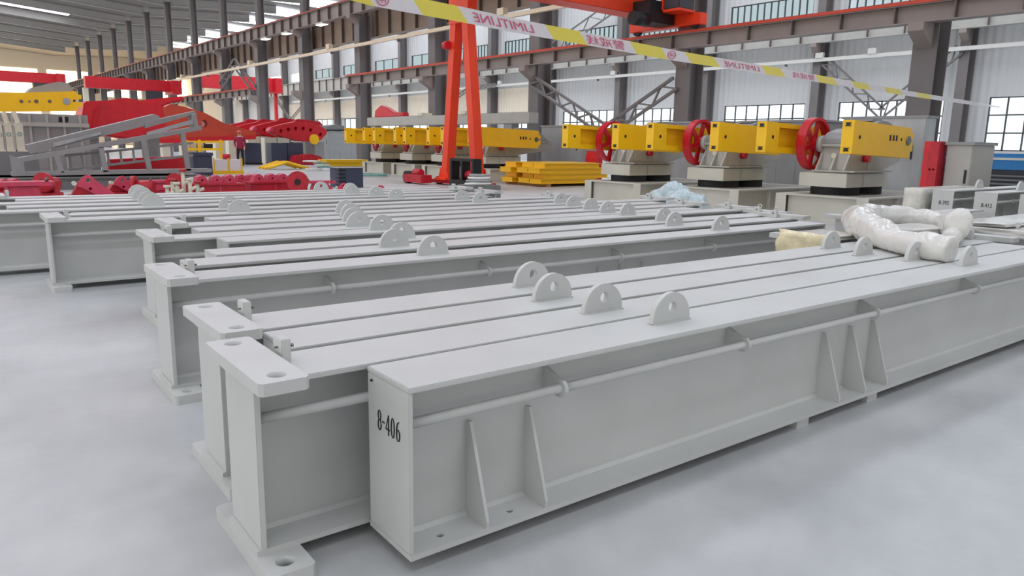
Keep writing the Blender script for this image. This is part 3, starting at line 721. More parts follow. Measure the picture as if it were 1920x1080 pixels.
# stacked yellow members
GY = 'stacked yellow members'
k = 0
names = ['lowest', 'second', 'third', 'top']
for lay in range(4):
    z = .09+lay*.165
    for j in range(3):
        off = (.0, .35, -.15, .3)[lay]; y = 17.75+j*.72
        x0 = 15.65+off*.5+(.12 if j == 1 else 0); L = 2.9-(.4 if (lay+j) % 3 == 0 else 0)
        t = thing('box_member', 'yellow flanged member, %s layer, %s of the stack by the orange gantry' % (names[lay], ('outer side', 'middle', 'inner side')[j]), 'steel member', (x0, y, z), 0, GY)
        MB().box(0, L, 0, .62, 0, .02).build('bottom_flange', 'yellow', t); MB().box(0, L, 0, .62, .14, .16).build('top_flange', 'yellow', t)
        MB().box(.03, L-.03, .06, .08, .02, .14).box(.03, L-.03, .54, .56, .02, .14).build('web', 'yellow', t)
        MB().box(.01, .03, .04, .58, .02, .14).build('end_plate', 'yellow', t)
for i, x in enumerate((15.9, 17.9)):
    tag(MB().box(x, x+.12, 17.7, 19.9, 0, .09).build('timber', 'wood'), ('square timber under the near ends of the stacked yellow members', 'square timber under the far ends of the stacked yellow members')[i], 'timber')

# orange gantry
GXx = 13.6
g = thing('gantry_leg_frame', 'orange A-frame gantry leg on a low end carriage', 'gantry crane', (GXx, 0, 0))
pl, pr = ox(839, 330, GXx), ox(896, 332, GXx); tl, tr = ox(857, 40, GXx), ox(878, 40, GXx); tt = ox(868, -60, GXx)
def lp(p): return Vector((0, p.y, p.z))
zf = .16
for a, b in ((pl, tl), (pr, tr)):
    a2 = lp(a); b2 = lp(b); a2.z = zf+.06
    MB().bar(a2, b2, .3, .3, up=(1, 0, 0)).build('leg', 'orange', g, bevel=.01)
    MB().box(-.3, .3, a2.y-.3, a2.y+.3, zf, zf+.07).build('foot_plate', 'orange', g)
    for s in (-1, 1): MB().prism([(a2.y-.28, zf+.07), (a2.y+.28, zf+.07), (a2.y+.15, zf+.4), (a2.y-.15, zf+.4)], 'yz', s*.16-.01, s*.16+.01).build('gusset', 'orange', g)
MB().box(-.17, .17, tr.y-.2, tl.y+.2, tl.z-.1, 9.4).build('post', 'orange', g)
MB().box(-24, .6, tr.y-.15, tl.y+.15, 8.4, 9.3).build('bridge_girder', 'orange', g)
yc0, yc1 = pr.y-.7, pl.y+.7
MB().box(-.16, .16, yc0, yc1, .05, zf).build('end_carriage', 'redcast', g)
for yy in (yc0+.25, yc1-.25): MB().cyl((-.08, yy, .13), (.08, yy, .13), .13, 20).build('wheel', 'black', g)
MB().cyl((-.25, tl.y+.1, ox(845, 87, GXx).z), (-.25, tl.y+.3, ox(845, 87, GXx).z), .12, 14).build('alarm_bell', 'red', g)
t = thing('drive_unit', 'black gantry drive unit with upright guards beside the orange leg', 'machine', (12.8, 17.5, 0))
MB().box(0, .35, 0, 1.2, 0, .25).build('base', 'black', t)
for yy in (.0, .55, 1.1): MB().box(0, .3, yy, yy+.1, .25, .8).build('upright', 'black', t)
MB().box(0, .3, 0, 1.2, .8, .88).build('top_bar', 'black', t)
MB().cyl((.17, .15, .42), (.17, .5, .42), .13, 16).build('motor', 'redcast', t)
t = thing('drive_unit', 'low red gantry drive with wheel guard beside the left orange leg', 'machine', (12.8, 20.3, 0))
MB().box(0, .4, 0, 1.1, .05, .3).build('base', 'redcast', t); MB().cyl((.1, 1.1, .2), (.3, 1.1, .2), .2, 18).build('wheel', 'black', t)
MB().cyl((.2, .3, .36), (.2, .7, .36), .12, 14).build('motor', 'redcast', t)

# orange bridge crane on the lower runway
zr_ = LG1+.18
c = thing('bridge_crane', 'orange overhead bridge crane resting on the red-railed runway girder', 'bridge crane', (GX, 17.6, zr_))
pa = oy(1165, 28, 18.4); zb = pa.z-zr_
MB().box(-34, -.3, .3, 1.1, zb, zb+1.1).build('bridge_girder', 'orange', c, bevel=.02)
MB().box(-.2, .2, -1.5, 1.6, .12, .5).build('end_truck', 'orange', c, bevel=.02)
for yy in (-1.2, 1.35): MB().cyl((-.07, yy, .18), (.07, yy, .18), .18, 20).build('wheel', 'black', c)
MB().box(-1.5, -.25, -.5, .3, zb-.35, zb+.35).build('motor_box', 'black', c, bevel=.02)
MB().box(-.9, -.2, -1.2, -.55, .58, 2.2).build('control_cabinet', 'darkpanel', c, bevel=.02)
MB().box(-.95, -.85, -.54, -.44, .5, 2.3).box(-.95, -.15, -1.25, -.44, .5, .575).build('cabinet_frame', 'orange', c)
MB().cyl((-2.2, -.35, zb-.3), (-1.5, -.35, zb-.3), .22, 16).build('hoist_motor', 'black', c)
for i in range(4): MB().bar((-.3, .2+i*.18, .5), (-.3, .2+i*.18, zb), .05, .05).build('strut', 'orange', c)

# far red cranes in the hall
def far_crane(lab, p, q, h, Y, leg=None, mt='red'):
    a, b = oy(*p, Y), oy(*q, Y); z = (a.z+b.z)/2
    t = thing('bridge_crane', lab, 'bridge crane', (a.x, Y, z))
    MB().box(0, b.x-a.x, -.4, .4, -h/2, h/2).build('bridge_girder', mt, t, bevel=.02)
    MB().box(b.x-a.x-1.0, b.x-a.x-.2, -1.2, 1.2, -h/2-.2, h/2).build('end_truck', mt, t)
    MB().box((b.x-a.x)*.6, (b.x-a.x)*.6+1.4, -.5, .5, -h/2-.9, -h/2).build('hoist', 'darkpanel', t)
    if leg:
        MB().bar((0, 0, -h/2), (0, 0, -z), .35, .35).build('leg', 'beige', t)
        if leg == 2: MB().bar((b.x-a.x-.6, 0, -h/2), (b.x-a.x-.6, 0, -z), .35, .35).build('leg', mt, t)
    return t
far_crane('red semi-gantry crane with a pale leg beyond the big red sheeted beam', (158, 152), (338, 165), .95, 72, leg=True)
far_crane('pale red bridge crane far down the hall by the sunlit end', (-40, 140), (122, 149), 1.1, 100)
far_crane('red bridge crane in the far bay behind the column row', (377, 152), (525, 160), 1.5, 88, leg=2)

# ================================================================== LEFT BACKGROUND: parts lying on the floor
def trace(name, mt, pts, Y, th, parent=None, holes=(), loc=None, bevel=0):      # outline at its own distance Y, th metres deep
    P = [oy(x, y, Y) for x, y in pts]; H = []
    for hx, hy, hr in holes:
        c = oy(hx, hy, Y); H.append(circ(c.x, c.z, hr, 14))
    m = MB().prism([(p.x, p.z) for p in P], 'xz', Y, Y+th, H)
    return m.build(name, mt, parent, bevel=bevel)
def tbar(name, mt, a, b, Y, w, h, parent):
    A, B = oy(*a, Y), oy(*b, Y)
    return MB().bar(A, B, w, h, up=(0, 0, 1)).build(name, mt, parent)
# grey machine bed and stair sections lying on it
YS = 21.5
zt_ = oy(200, 331, YS).z
xl, xr_ = oy(-40, 340, YS).x, oy(392, 340, YS).x
t = thing('steel_bed', 'long dark grey steel bed under the tilted stair section', 'machine bed', (xl, YS, 0))
MB().box(0, xr_-xl-.5, .1, 1.5, 0, zt_).build('body', 'midgrey', t); MB().box(0, xr_-xl, 0, 1.6, zt_-.04, zt_).build('top_plate', 'midgrey', t)
for i in range(5): MB().box(.6+i*.85, .63+i*.85, .06, .1, .02, zt_-.04).build('seam', 'grey', t)
s = thing('stair_section', 'grey steel stair section with posts and ladder rungs lying tilted on the long bed', 'stair section', (0, 0, 0))
Yq = YS+.35
tbar('bottom_rail', 'grey', (22, 326), (392, 319), Yq, .5, .10, s)
tbar('stringer', 'grey', (22, 302), (372, 240), Yq, .5, .11, s)
trace('corner_plate', 'grey', [(18, 290), (44, 300), (48, 330), (24, 331)], Yq-.27, .04, s)
for a, b in (((104, 290), (116, 324)), ((189, 276), (198, 322)), ((267, 262), (281, 321)), ((342, 249), (353, 320))): tbar('post', 'grey', a, b, Yq-.2, .1, .12, s)
tbar('ladder_rail', 'grey', (122, 292), (362, 268), Yq+.1, .06, .06, s); tbar('ladder_rail', 'grey', (128, 318), (362, 291), Yq+.1, .06, .06, s)
for i in range(10):
    u = (i+.3)/10; tbar('rung', 'grey', (122+240*u, 292-24*u), (127+236*u, 318-27*u), Yq+.1, .05, .05, s)
trace('upper_channel', 'grey', [(50, 272), (290, 214), (299, 218), (297, 230), (60, 288)], Yq+.1, .5, s)
trace('upper_channel', 'galv', [(100, 268), (190, 247), (190, 252), (100, 276)], Yq+.04, .06, s)
trace('end_frame', 'grey', [(362, 214), (368, 212), (373, 243), (366, 246)], Yq-.25, .5, s)
trace('tread_panel', 'galv', [(276, 248), (362, 224), (362, 232), (276, 254)], Yq-.26, .05, s)
trace('side_plate', 'grey', [(274, 240), (276, 228), (366, 208), (366, 214)], Yq-.05, .3, s)
# grey stand and pale posts at far left
YG = 27.0
t = thing('machine_stand', 'grey panelled machine stand under the yellow crank at the hall side', 'machine stand', (0, 0, 0))
a, b = oy(-60, 260, YG), oy(168, 262, YG)
MB().box(a.x, b.x, YG, YG+1.6, 0, oy(100, 214, YG).z).build('body', 'grey', t)
for i in range(7): xx = a.x+(b.x-a.x)*(i+.5)/7; MB().box(xx-.03, xx+.03, YG-.06, YG, .05, oy(100, 216, YG).z).build('rib', 'warmgrey', t)
zz = oy(100, 234, YG).z
MB().box(a.x, b.x, YG-.14, YG, zz-.06, zz+.06).build('ledge', 'warmgrey', t)
trace('opening', 'black', [(110, 219), (128, 219), (128, 229), (110, 229)], YG-.02, .02, t)
t = thing('post_rack', 'low grey plinth carrying the pale channel posts', 'plinth', (0, 0, 0))
YP = 24.0
a, b = oy(-60, 300, YP), oy(70, 300, YP); zp = oy(30, 284, YP).z
MB().box(a.x, b.x, YP-.3, YP+.6, 0, zp).build('body', 'midgrey', t)
for i, (x0, x1, y0) in enumerate(((-3, 8, 233), (13, 26, 232), (32, 47, 231))):
    a, b = oy(x0, 284, YP), oy(x1, 284, YP); zt3 = oy(x0, y0, YP).z
    t = thing('channel_post', ('pale channel post with a foot, %s' % ('at the outer end of the row', 'in the middle of the row', 'at the inner end of the row')[i]), 'post', (a.x, YP, zp), 0, 'pale channel posts')
    w = b.x-a.x
    MB().box(0, w, -.08, .0, 0, zt3-zp).box(0, .03, 0, .2, 0, zt3-zp).box(w-.03, w, 0, .2, 0, zt3-zp).build('channel', 'beige', t)
    MB().box(0, w+(.3 if i == 2 else .04), -.1, .2, 0, .04).build('foot', 'beige', t); MB().prism(circ(w/2, (zt3-zp)*.62, .055, 14), 'xz', -.09, -.08, [circ(w/2, (zt3-zp)*.62, .035, 14)]).build('ring_mark', 'hose', t)
    MB().bar((w*.5, 0, zt3-zp), (w*.1, .05, zt3-zp+.3), .06, .1).build('arm', 'beige', t)
# yellow crank and hood on the machine frame
YK = 28.2
t = thing('gear_reducer', 'gear reducer with one long yellow crank on the grey panelled frame at the hall side', 'gear reducer', (0, 0, 0))
k = trace('crank', 'yellow', [(-60, 176), (148, 170), (143, 170), (145, 177), (153, 178), (153, 186), (135, 187), (135, 191), (153, 191), (156, 200), (146, 201), (144, 208), (-60, 210)][0:1]+[(143, 171), (145, 177), (153, 178), (153, 186), (137, 187), (137, 191), (153, 191), (156, 200), (146, 201), (144, 208), (-60, 210)], YK-.25, .24, t)
for x, rr_ in ((125, .11), (93, .05), (68, .06), (55, .03), (40, .05)):
    c_ = oy(x, 190, YK-.25); MB().cyl((c_.x, YK-.27, c_.z), (c_.x, YK-.24, c_.z), rr_, 14).build('pin' if x == 125 else 'bore', 'galv' if x == 125 else 'stiff', t)
trace('hood', 'grey', [(50, 175), (60, 164), (90, 157), (110, 153), (128, 156), (140, 172), (143, 205), (50, 207)], YK, .9, t)
# big red sheeted beam and orange-red beam
YR = 30.0
t = thing('walking_beam', 'big red sheeted walking beam end behind the stair section', 'walking beam', (0, 0, 0))
trace('body', 'red', [(152, 232), (158, 190), (205, 188), (235, 183), (262, 188), (300, 184), (346, 180), (346, 189), (318, 194), (305, 200), (312, 240), (250, 262), (155, 250)], YR, 1.4, t, bevel=.05)
trace('sheet_fold', 'wheelred', [(172, 240), (178, 205), (190, 192), (186, 215), (178, 245)], YR-.06, .08, t)
zb_ = oy(200, 250, YR).z
for x in (175, 290): p_ = oy(x, 255, YR); MB().box(p_.x-.2, p_.x+.2, YR+.2, YR+1.2, 0, oy(x, 248, YR).z).build('trestle', 'midgrey', t)
t = thing('walking_beam', 'orange-red tapering walking beam with a round hole beside the tilted stair end', 'walking beam', (0, 0, 0))
YO = 39.4
trace('body', 'rail', [(300, 205), (320, 195), (345, 200), (385, 212), (420, 231), (452, 240), (480, 247), (480, 256), (420, 262), (330, 262), (290, 262)], YO, 1.0, t, [(383, 232, .19)])
trace('flange', 'red', [(290, 262), (330, 259), (480, 254), (480, 261), (330, 268), (290, 268)], YO-.1, 1.2, t)
for x in (315, 372): p_ = oy(x, 262, YO); MB().box(p_.x-.25, p_.x+.25, YO+.1, YO+.9, 0, oy(x, 264, YO).z).build('trestle', 'beige', t)
trace('lower_beam', 'red', [(205, 345), (205, 299), (350, 292), (350, 342)], YS+1.9, .3, None)
o = bpy.data.objects['lower_beam']; o.name = o.data.name = 'red_plate_girder'; tag(o, 'dark red plate girder seen through the stair section posts', 'girder')
# red horseheads standing one behind the other
base = [(505, 245), (509, 239), (530, 233), (556, 228), (580, 229), (598, 234), (612, 243), (614, 249), (603, 262), (590, 266), (560, 265), (530, 257), (508, 249)]
hol = [(527, 246), (541, 243), (555, 241), (569, 241), (583, 244), (601, 252)]
labs = ['red horsehead with a row of round holes on pale stands, beside the grey block', 'second red horsehead behind the one beside the grey block', 'third red horsehead behind the one beside the grey block', 'rearmost red horsehead, beside the orange-red walking beam']
for i, (dx, dy, Yh) in enumerate(((0, 0, 42), (-31, -2, 43.6), (-68, 0, 45.2), (-93, 0, 46.8))):
    t = thing('horsehead', labs[i], 'horsehead', (0, 0, 0), 0, 'red horseheads')
    trace('head', 'red', [(x+dx, y+dy) for x, y in base], Yh, .7, t, [(x+dx, y+dy, .12) for x, y in hol], bevel=.03)
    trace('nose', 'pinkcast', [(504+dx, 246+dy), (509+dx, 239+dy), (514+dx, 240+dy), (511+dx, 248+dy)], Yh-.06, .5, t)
    trace('top_rib', 'redcast', [(540+dx, 233+dy), (560+dx, 223+dy), (600+dx, 228+dy), (606+dx, 236+dy), (580+dx, 231+dy)], Yh+.75, .3, t)
    for x in (508, 532):
        p_ = oy(x+dx, 262, Yh); MB().box(p_.x-.35, p_.x+.35, Yh+.05, Yh+.65, 0, oy(x+dx, 258+dy, Yh).z).build('stand', 'beige', t)
    if i == 0:
        p_ = oy(588, 258, Yh); MB().cyl((p_.x, Yh-.1, p_.z-.1), (p_.x, Yh-.02, p_.z-.1), .3, 16).build('yellow_disc', 'yellow', t)
        for x in (560, 600): p2 = oy(x, 268, Yh); MB().box(p2.x-.3, p2.x+.3, Yh+.1, Yh+.6, 0, oy(x, 266, Yh).z).build('stand', 'grey', t)
for i, x in enumerate((470, 519, 549)):
    p_ = oy(x, 285, 40.8); zz = oy(x, 268, 40.8).z
    t = thing('crate', 'dark navy crate among the stands under the horseheads', 'crate', (p_.x, 40.4, 0), 0, 'navy crates')
    MB().box(-.45, .45, 0, .8, .1, max(zz, .9)).build('body', 'navy', t, bevel=.02); MB().box(-.48, .48, -.02, .82, 0, .1).build('skid', 'black', t)
t = thing('casting', 'dark red low casting lying under the horsehead with round holes', 'casting', (oy(578, 290, 39.5).x, 39.5, 0))
MB().prism([(-.9, .0), (.9, .0), (.8, .45), (.2, .6), (-.7, .5)], 'xz', 0, .8).build('body', 'redcast', t, bevel=.03); MB().cyl((-.2, -.1, .35), (-.2, 0, .35), .18, 14).build('boss', 'redcast', t)
p_, q_ = oy(617, 280, 50), oy(700, 280, 50)
cabinet(p_.x, q_.x, 50, 53, oy(650, 247, 50).z, 'grey', 'wide grey sheet block behind the long-cranked reducers')
t = thing('cover_hood', 'dark grey rounded hood lying on the wide grey sheet block', 'hood', (0, 0, 0)); trace('body', 'midgrey', [(612, 244), (614, 236), (630, 233), (645, 236), (648, 244)], 50.6, 1.4, t); trace('rim', 'black', [(612, 246), (612, 243), (648, 243), (648, 246)], 50.5, 1.6, t)
# yellow guard rails behind the worker
t = thing('guard_rail', 'yellow welded guard rail with boxes beyond the navy cabinet', 'guard rail', (0, 0, 0))
YY = 37.0
for y in (266, 280): tbar('rail_bar', 'yellow', (346, y), (418, y), YY, .08, .1, t)
for x in (349, 374, 414): tbar('post', 'yellow', (x, 262), (x, 300), YY, .1, .1, t)
trace('dark_box', 'black', [(384, 270), (399, 270), (399, 279), (384, 279)], YY+.1, .3, t)
for x in (352, 366, 378): p_ = oy(x, 280, YY); MB().box(p_.x-.22, p_.x+.22, YY+.2, YY+.7, 0, oy(x, 268, YY).z).build('jug', 'beige', t, bevel=.06)
cn = thing('navy_cabinet', 'navy blue steel cabinet with a lid beside the stair section end', 'cabinet', (0, 0, 0))
YN = 28.0
a, b = oy(362, 300, YN), oy(398, 300, YN); zz = oy(380, 286, YN).z
MB().box(a.x, b.x, YN, YN+.9, 0, zz-.12).build('body', 'navy', cn, bevel=.01); MB().box(a.x-.05, b.x+.03, YN-.04, YN+.94, zz-.12, zz).build('lid', 'navy', cn, bevel=.01)
cn = thing('parts_crate', 'yellow and white open parts crate on the floor in front of the worker', 'crate', (0, 0, 0))
p_ = oz(432, 326); a, b = oy(400, 320, p_.y), oy(455, 320, p_.y)
MB().box(a.x, b.x, p_.y, p_.y+.9, .12, .55).build('body', 'tapewhite', cn); MB().box(a.x-.04, b.x+.04, p_.y-.03, p_.y+.93, 0, .12).build('base', 'yellow', cn)
for xx in (a.x, (a.x+b.x)/2, b.x-.06): MB().box(xx, xx+.06, p_.y-.03, p_.y, .12, .6).build('slat', 'yellow', cn)
MB().cyl((b.x-.5, p_.y+.3, .55), (b.x-.5, p_.y+.3, .75), .15, 12).build('valve', 'redcast', cn)
# yellow pile, panels, hoses
yp = oz(540, 318)
rnd = random.Random(9)
for i in range(6):
    a = Vector((yp.x-.9+rnd.uniform(-.2, .2), yp.y+i*.16, .06)); b = a+Vector((1.9+rnd.uniform(-.3, .3), .02, 0))
    mid = (a+b)/2+Vector((0, 0, .28))
    tag(MB().tube([a, a*.6+mid*.4, mid, b*.6+mid*.4, b], .055, 8).build('guard_hoop', 'yellow'), 'bent yellow tube hoop in the loose pile on the floor before the horseheads', 'hoop', 'pile of yellow hoops')
pn = oz(655, 312)
for i in range(5):
    tag(MB().prism(chamf(-1.3+rnd.uniform(-.15, .15), 1.2, 0, 1.0, .1), 'xy', .02+i*.07, .07+i*.07).build('yellow_panel', 'yellow', None, (pn.x, pn.y, 0)), 'flat yellow panel in the low stack beside the coiled hoses', 'panel', 'stack of yellow panels')
hp = oz(600, 320)
for i in range(5):
    c_ = Vector((hp.x+rnd.uniform(-.4, .4), hp.y+i*.12, .07+i*.085)); R_ = .34+rnd.uniform(-.06, .08)
    tag(MB().tube([c_+Vector((R_*math.cos(a), R_*math.sin(a)*.9, .006*math.sin(3*a+i))) for a in [2*PI*j/20 for j in range(20)]], .035, 6, closed=True).build('hose_coil', 'hose' if i % 2 else 'film'), 'coiled hose in the heap beside the yellow panels', 'hose', 'heap of hose coils')
hp = oz(700, 331)
tag(MB().tube([hp+Vector((.5*math.cos(a), .5*math.sin(a), .06+.02*i)) for i in range(2) for a in [2*PI*j/18 for j in range(18)]], .04, 6).build('hose_coil', 'hose'), 'single green hose coil on open floor beside the long-cranked reducers', 'hose')
# navy louvred box
t = thing('louvred_box', 'navy steel box with slotted side on the floor by the red castings', 'box', (0, 0, 0))
p_ = oz(658, 352); a, b = oy(636, 330, p_.y), oy(681, 330, p_.y); zz = oy(660, 315, p_.y).z
MB().box(a.x, b.x, p_.y, p_.y+.6, 0, zz).build('body', 'navy', t, bevel=.01)
for i in range(5): MB().box(a.x-.015, a.x+.2, p_.y-.02, p_.y+.2, .06+i*zz/5.4, .1+i*zz/5.4).build('slot', 'black', t)
MB().box(a.x-.02, b.x+.02, p_.y-.03, p_.y+.63, zz, zz+.02).build('lid', 'galv', t)

# red castings on the floor behind the far bundle
def casting(kind, x, y, s, rz, lab, mt='redcast', mt2='pinkcast'):
    t = thing('casting', lab, 'casting', (x, y, 0), rz, 'red castings'); t.scale = (s, s, s)
    if kind == 'seat':
        MB().box(-.5, .5, -.3, .3, 0, .06).build('base', mt, t, bevel=.01)
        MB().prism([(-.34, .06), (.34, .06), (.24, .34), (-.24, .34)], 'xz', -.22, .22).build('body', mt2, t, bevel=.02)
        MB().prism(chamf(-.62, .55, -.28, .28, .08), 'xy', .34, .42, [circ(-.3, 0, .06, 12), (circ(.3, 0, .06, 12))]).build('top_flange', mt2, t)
        for xx in (-.45, .4): MB().cyl((xx, -.2, .42), (xx, -.2, .5), .035, 8).build('bolt', 'bolt', t)
    if kind == 'bracket':
        MB().box(-.42, .3, -.26, .26, 0, .16).build('base', mt, t, bevel=.015)
        MB().prism([(-.36, .16), (.2, .16), (.05, .42), (-.2, .42)], 'xz', -.2, .2).build('body', mt, t, bevel=.02)
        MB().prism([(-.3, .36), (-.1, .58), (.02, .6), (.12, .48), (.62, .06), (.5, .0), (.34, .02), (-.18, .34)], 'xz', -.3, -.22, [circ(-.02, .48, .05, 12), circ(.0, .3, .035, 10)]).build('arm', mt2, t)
        MB().cyl((-.3, -.34, .42), (-.3, -.2, .42), .05, 10).build('pin', 'beige', t)
    if kind == 'drum':
        MB().box(-.3, .4, -.28, .28, 0, .14).build('base', mt, t, bevel=.01)
        MB().cyl((-.28, 0, .42), (.38, 0, .42), .27, 22).build('drum', mt, t)
        MB().cyl((-.34, 0, .52), (-.2, 0, .52), .34, 22).build('flange', mt, t)
        MB().cyl((-.36, .0, .52), (-.33, 0, .52), .1, 14).build('bore', 'black', t)
        for yy in (-.25, .25): MB().prism([(yy-.03, .1), (yy+.03, .1), (yy+.02, .45), (yy-.02, .45)], 'yz', -.1, .2).build('rib', mt, t)
    if kind == 'box':
        MB().box(-.6, .6, -.22, .22, 0, .3).build('body', mt, t, bevel=.015); MB().box(-.64, .64, -.26, .26, .3, .34).build('top_plate', mt, t)
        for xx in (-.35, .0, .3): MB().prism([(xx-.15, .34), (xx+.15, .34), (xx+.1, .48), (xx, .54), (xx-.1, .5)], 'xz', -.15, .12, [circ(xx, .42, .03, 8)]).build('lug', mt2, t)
        MB().box(.02, .05, -.235, -.22, .0, .3).build('seam', mt2, t)
    return t
def rx(px, y): return oy(px, 360, y).x
for i, (kd, px, y, s, rz, lab) in enumerate([
    ('seat', 42, 17.6, 1.0, .05, 'red bearing seat with wide pink top flange in front of the long grey bed'),
    ('box', 5, 18.6, .8, .5, 'red ribbed box casting beside the bearing seat with pink top flange'),
    ('drum', 92, 19.2, .62, .9, 'small dark red drum casting behind the bearing seat with pink top flange'),
    ('bracket', 168, 17.4, .92, -.1, 'red bracket casting with a long slanting arm before the long grey bed'),
    ('bracket', 226, 18.4, .8, .1, 'red bracket casting lying next to the one with a long slanting arm'),
    ('drum', 268, 17.3, .6, -.5, 'red drum casting with ribs beside the brackets'),
    ('seat', 298, 19.8, .7, .4, 'dark red bearing seat behind the pale valve fittings'),
    ('drum', 335, 18.2, .62, 1.0, 'pinkish red drum casting behind the pale valve fittings'),
    ('box', 405, 17.5, .95, .02, 'long red box casting with pink lugs beside the pale valve fittings'),
    ('box', 452, 18.9, .85, .05, 'red box casting between the two with the clearest pink lugs'),
    ('box', 508, 17.9, .95, .03, 'long red box casting with pink lugs beside the upright red drum'),
    ('drum', 560, 16.7, .72, 1.1, 'large upright red drum casting with round flange'),
    ('seat', 600, 18.1, .72, -.2, 'red bearing seat next to the large upright drum casting'),
    ('bracket', 606, 15.9, .62, .2, 'red bracket casting between the drum and the navy slotted box'),
    ('bracket', 645, 16.2, .6, -.4, 'red bracket casting in front of the navy slotted box'),
    ('bracket', 712, 14.6, .62, 2.6, 'pointed red bracket casting behind the rear lifting lugs')]):
    casting(kd, rx(px, y), y, s, rz, lab)
for i, px in enumerate((314, 324, 332, 345, 357, 371)):
    y = 16.6+.25*(i % 2); h = (.3, .42, .36, .62, .44, .36)[i]
    t = thing('valve_fitting', 'pale brass valve fitting in the cluster before the pinkish red drum casting', 'valve', (rx(px, y), y, 0), 0, 'pale valve fittings')
    MB().cyl((0, 0, 0), (0, 0, h), .05, 10, r2=.035).build('body', 'beige', t); MB().cyl((0, 0, h), (0, 0, h+.05), .075, 10).build('handwheel', 'redcast' if i % 2 else 'beige', t)
    MB().cyl((0, 0, h*.55), (.12, -.05, h*.7), .035, 8).build('outlet', 'beige', t)
# white cable heap on the far bundle near the gantry
wr_ = oz(905, 352, .3)
for i in range(4):
    c_ = Vector((wr_.x+i*.05-.06, wr_.y+.1+i*.05, .392+.062*i))
    tag(MB().tube([c_+Vector((.34*math.cos(a)*(1-.1*i), .2*math.sin(a), .005*math.sin(2*a+i))) for a in [2*PI*j/18 for j in range(18)]], .03, 6, closed=True).build('cable_loop', 'film' if i % 2 == 0 else 'grey'), 'pale looped cable in the heap at the foot of the orange gantry', 'cable', 'heap of pale cable')
tag(MB().box(wr_.x-.4, wr_.x+.4, wr_.y-.2, wr_.y+.5, 0, .36).build('cable_crate', 'midgrey', bevel=.02), 'low grey crate carrying the heap of pale cable', 'crate')

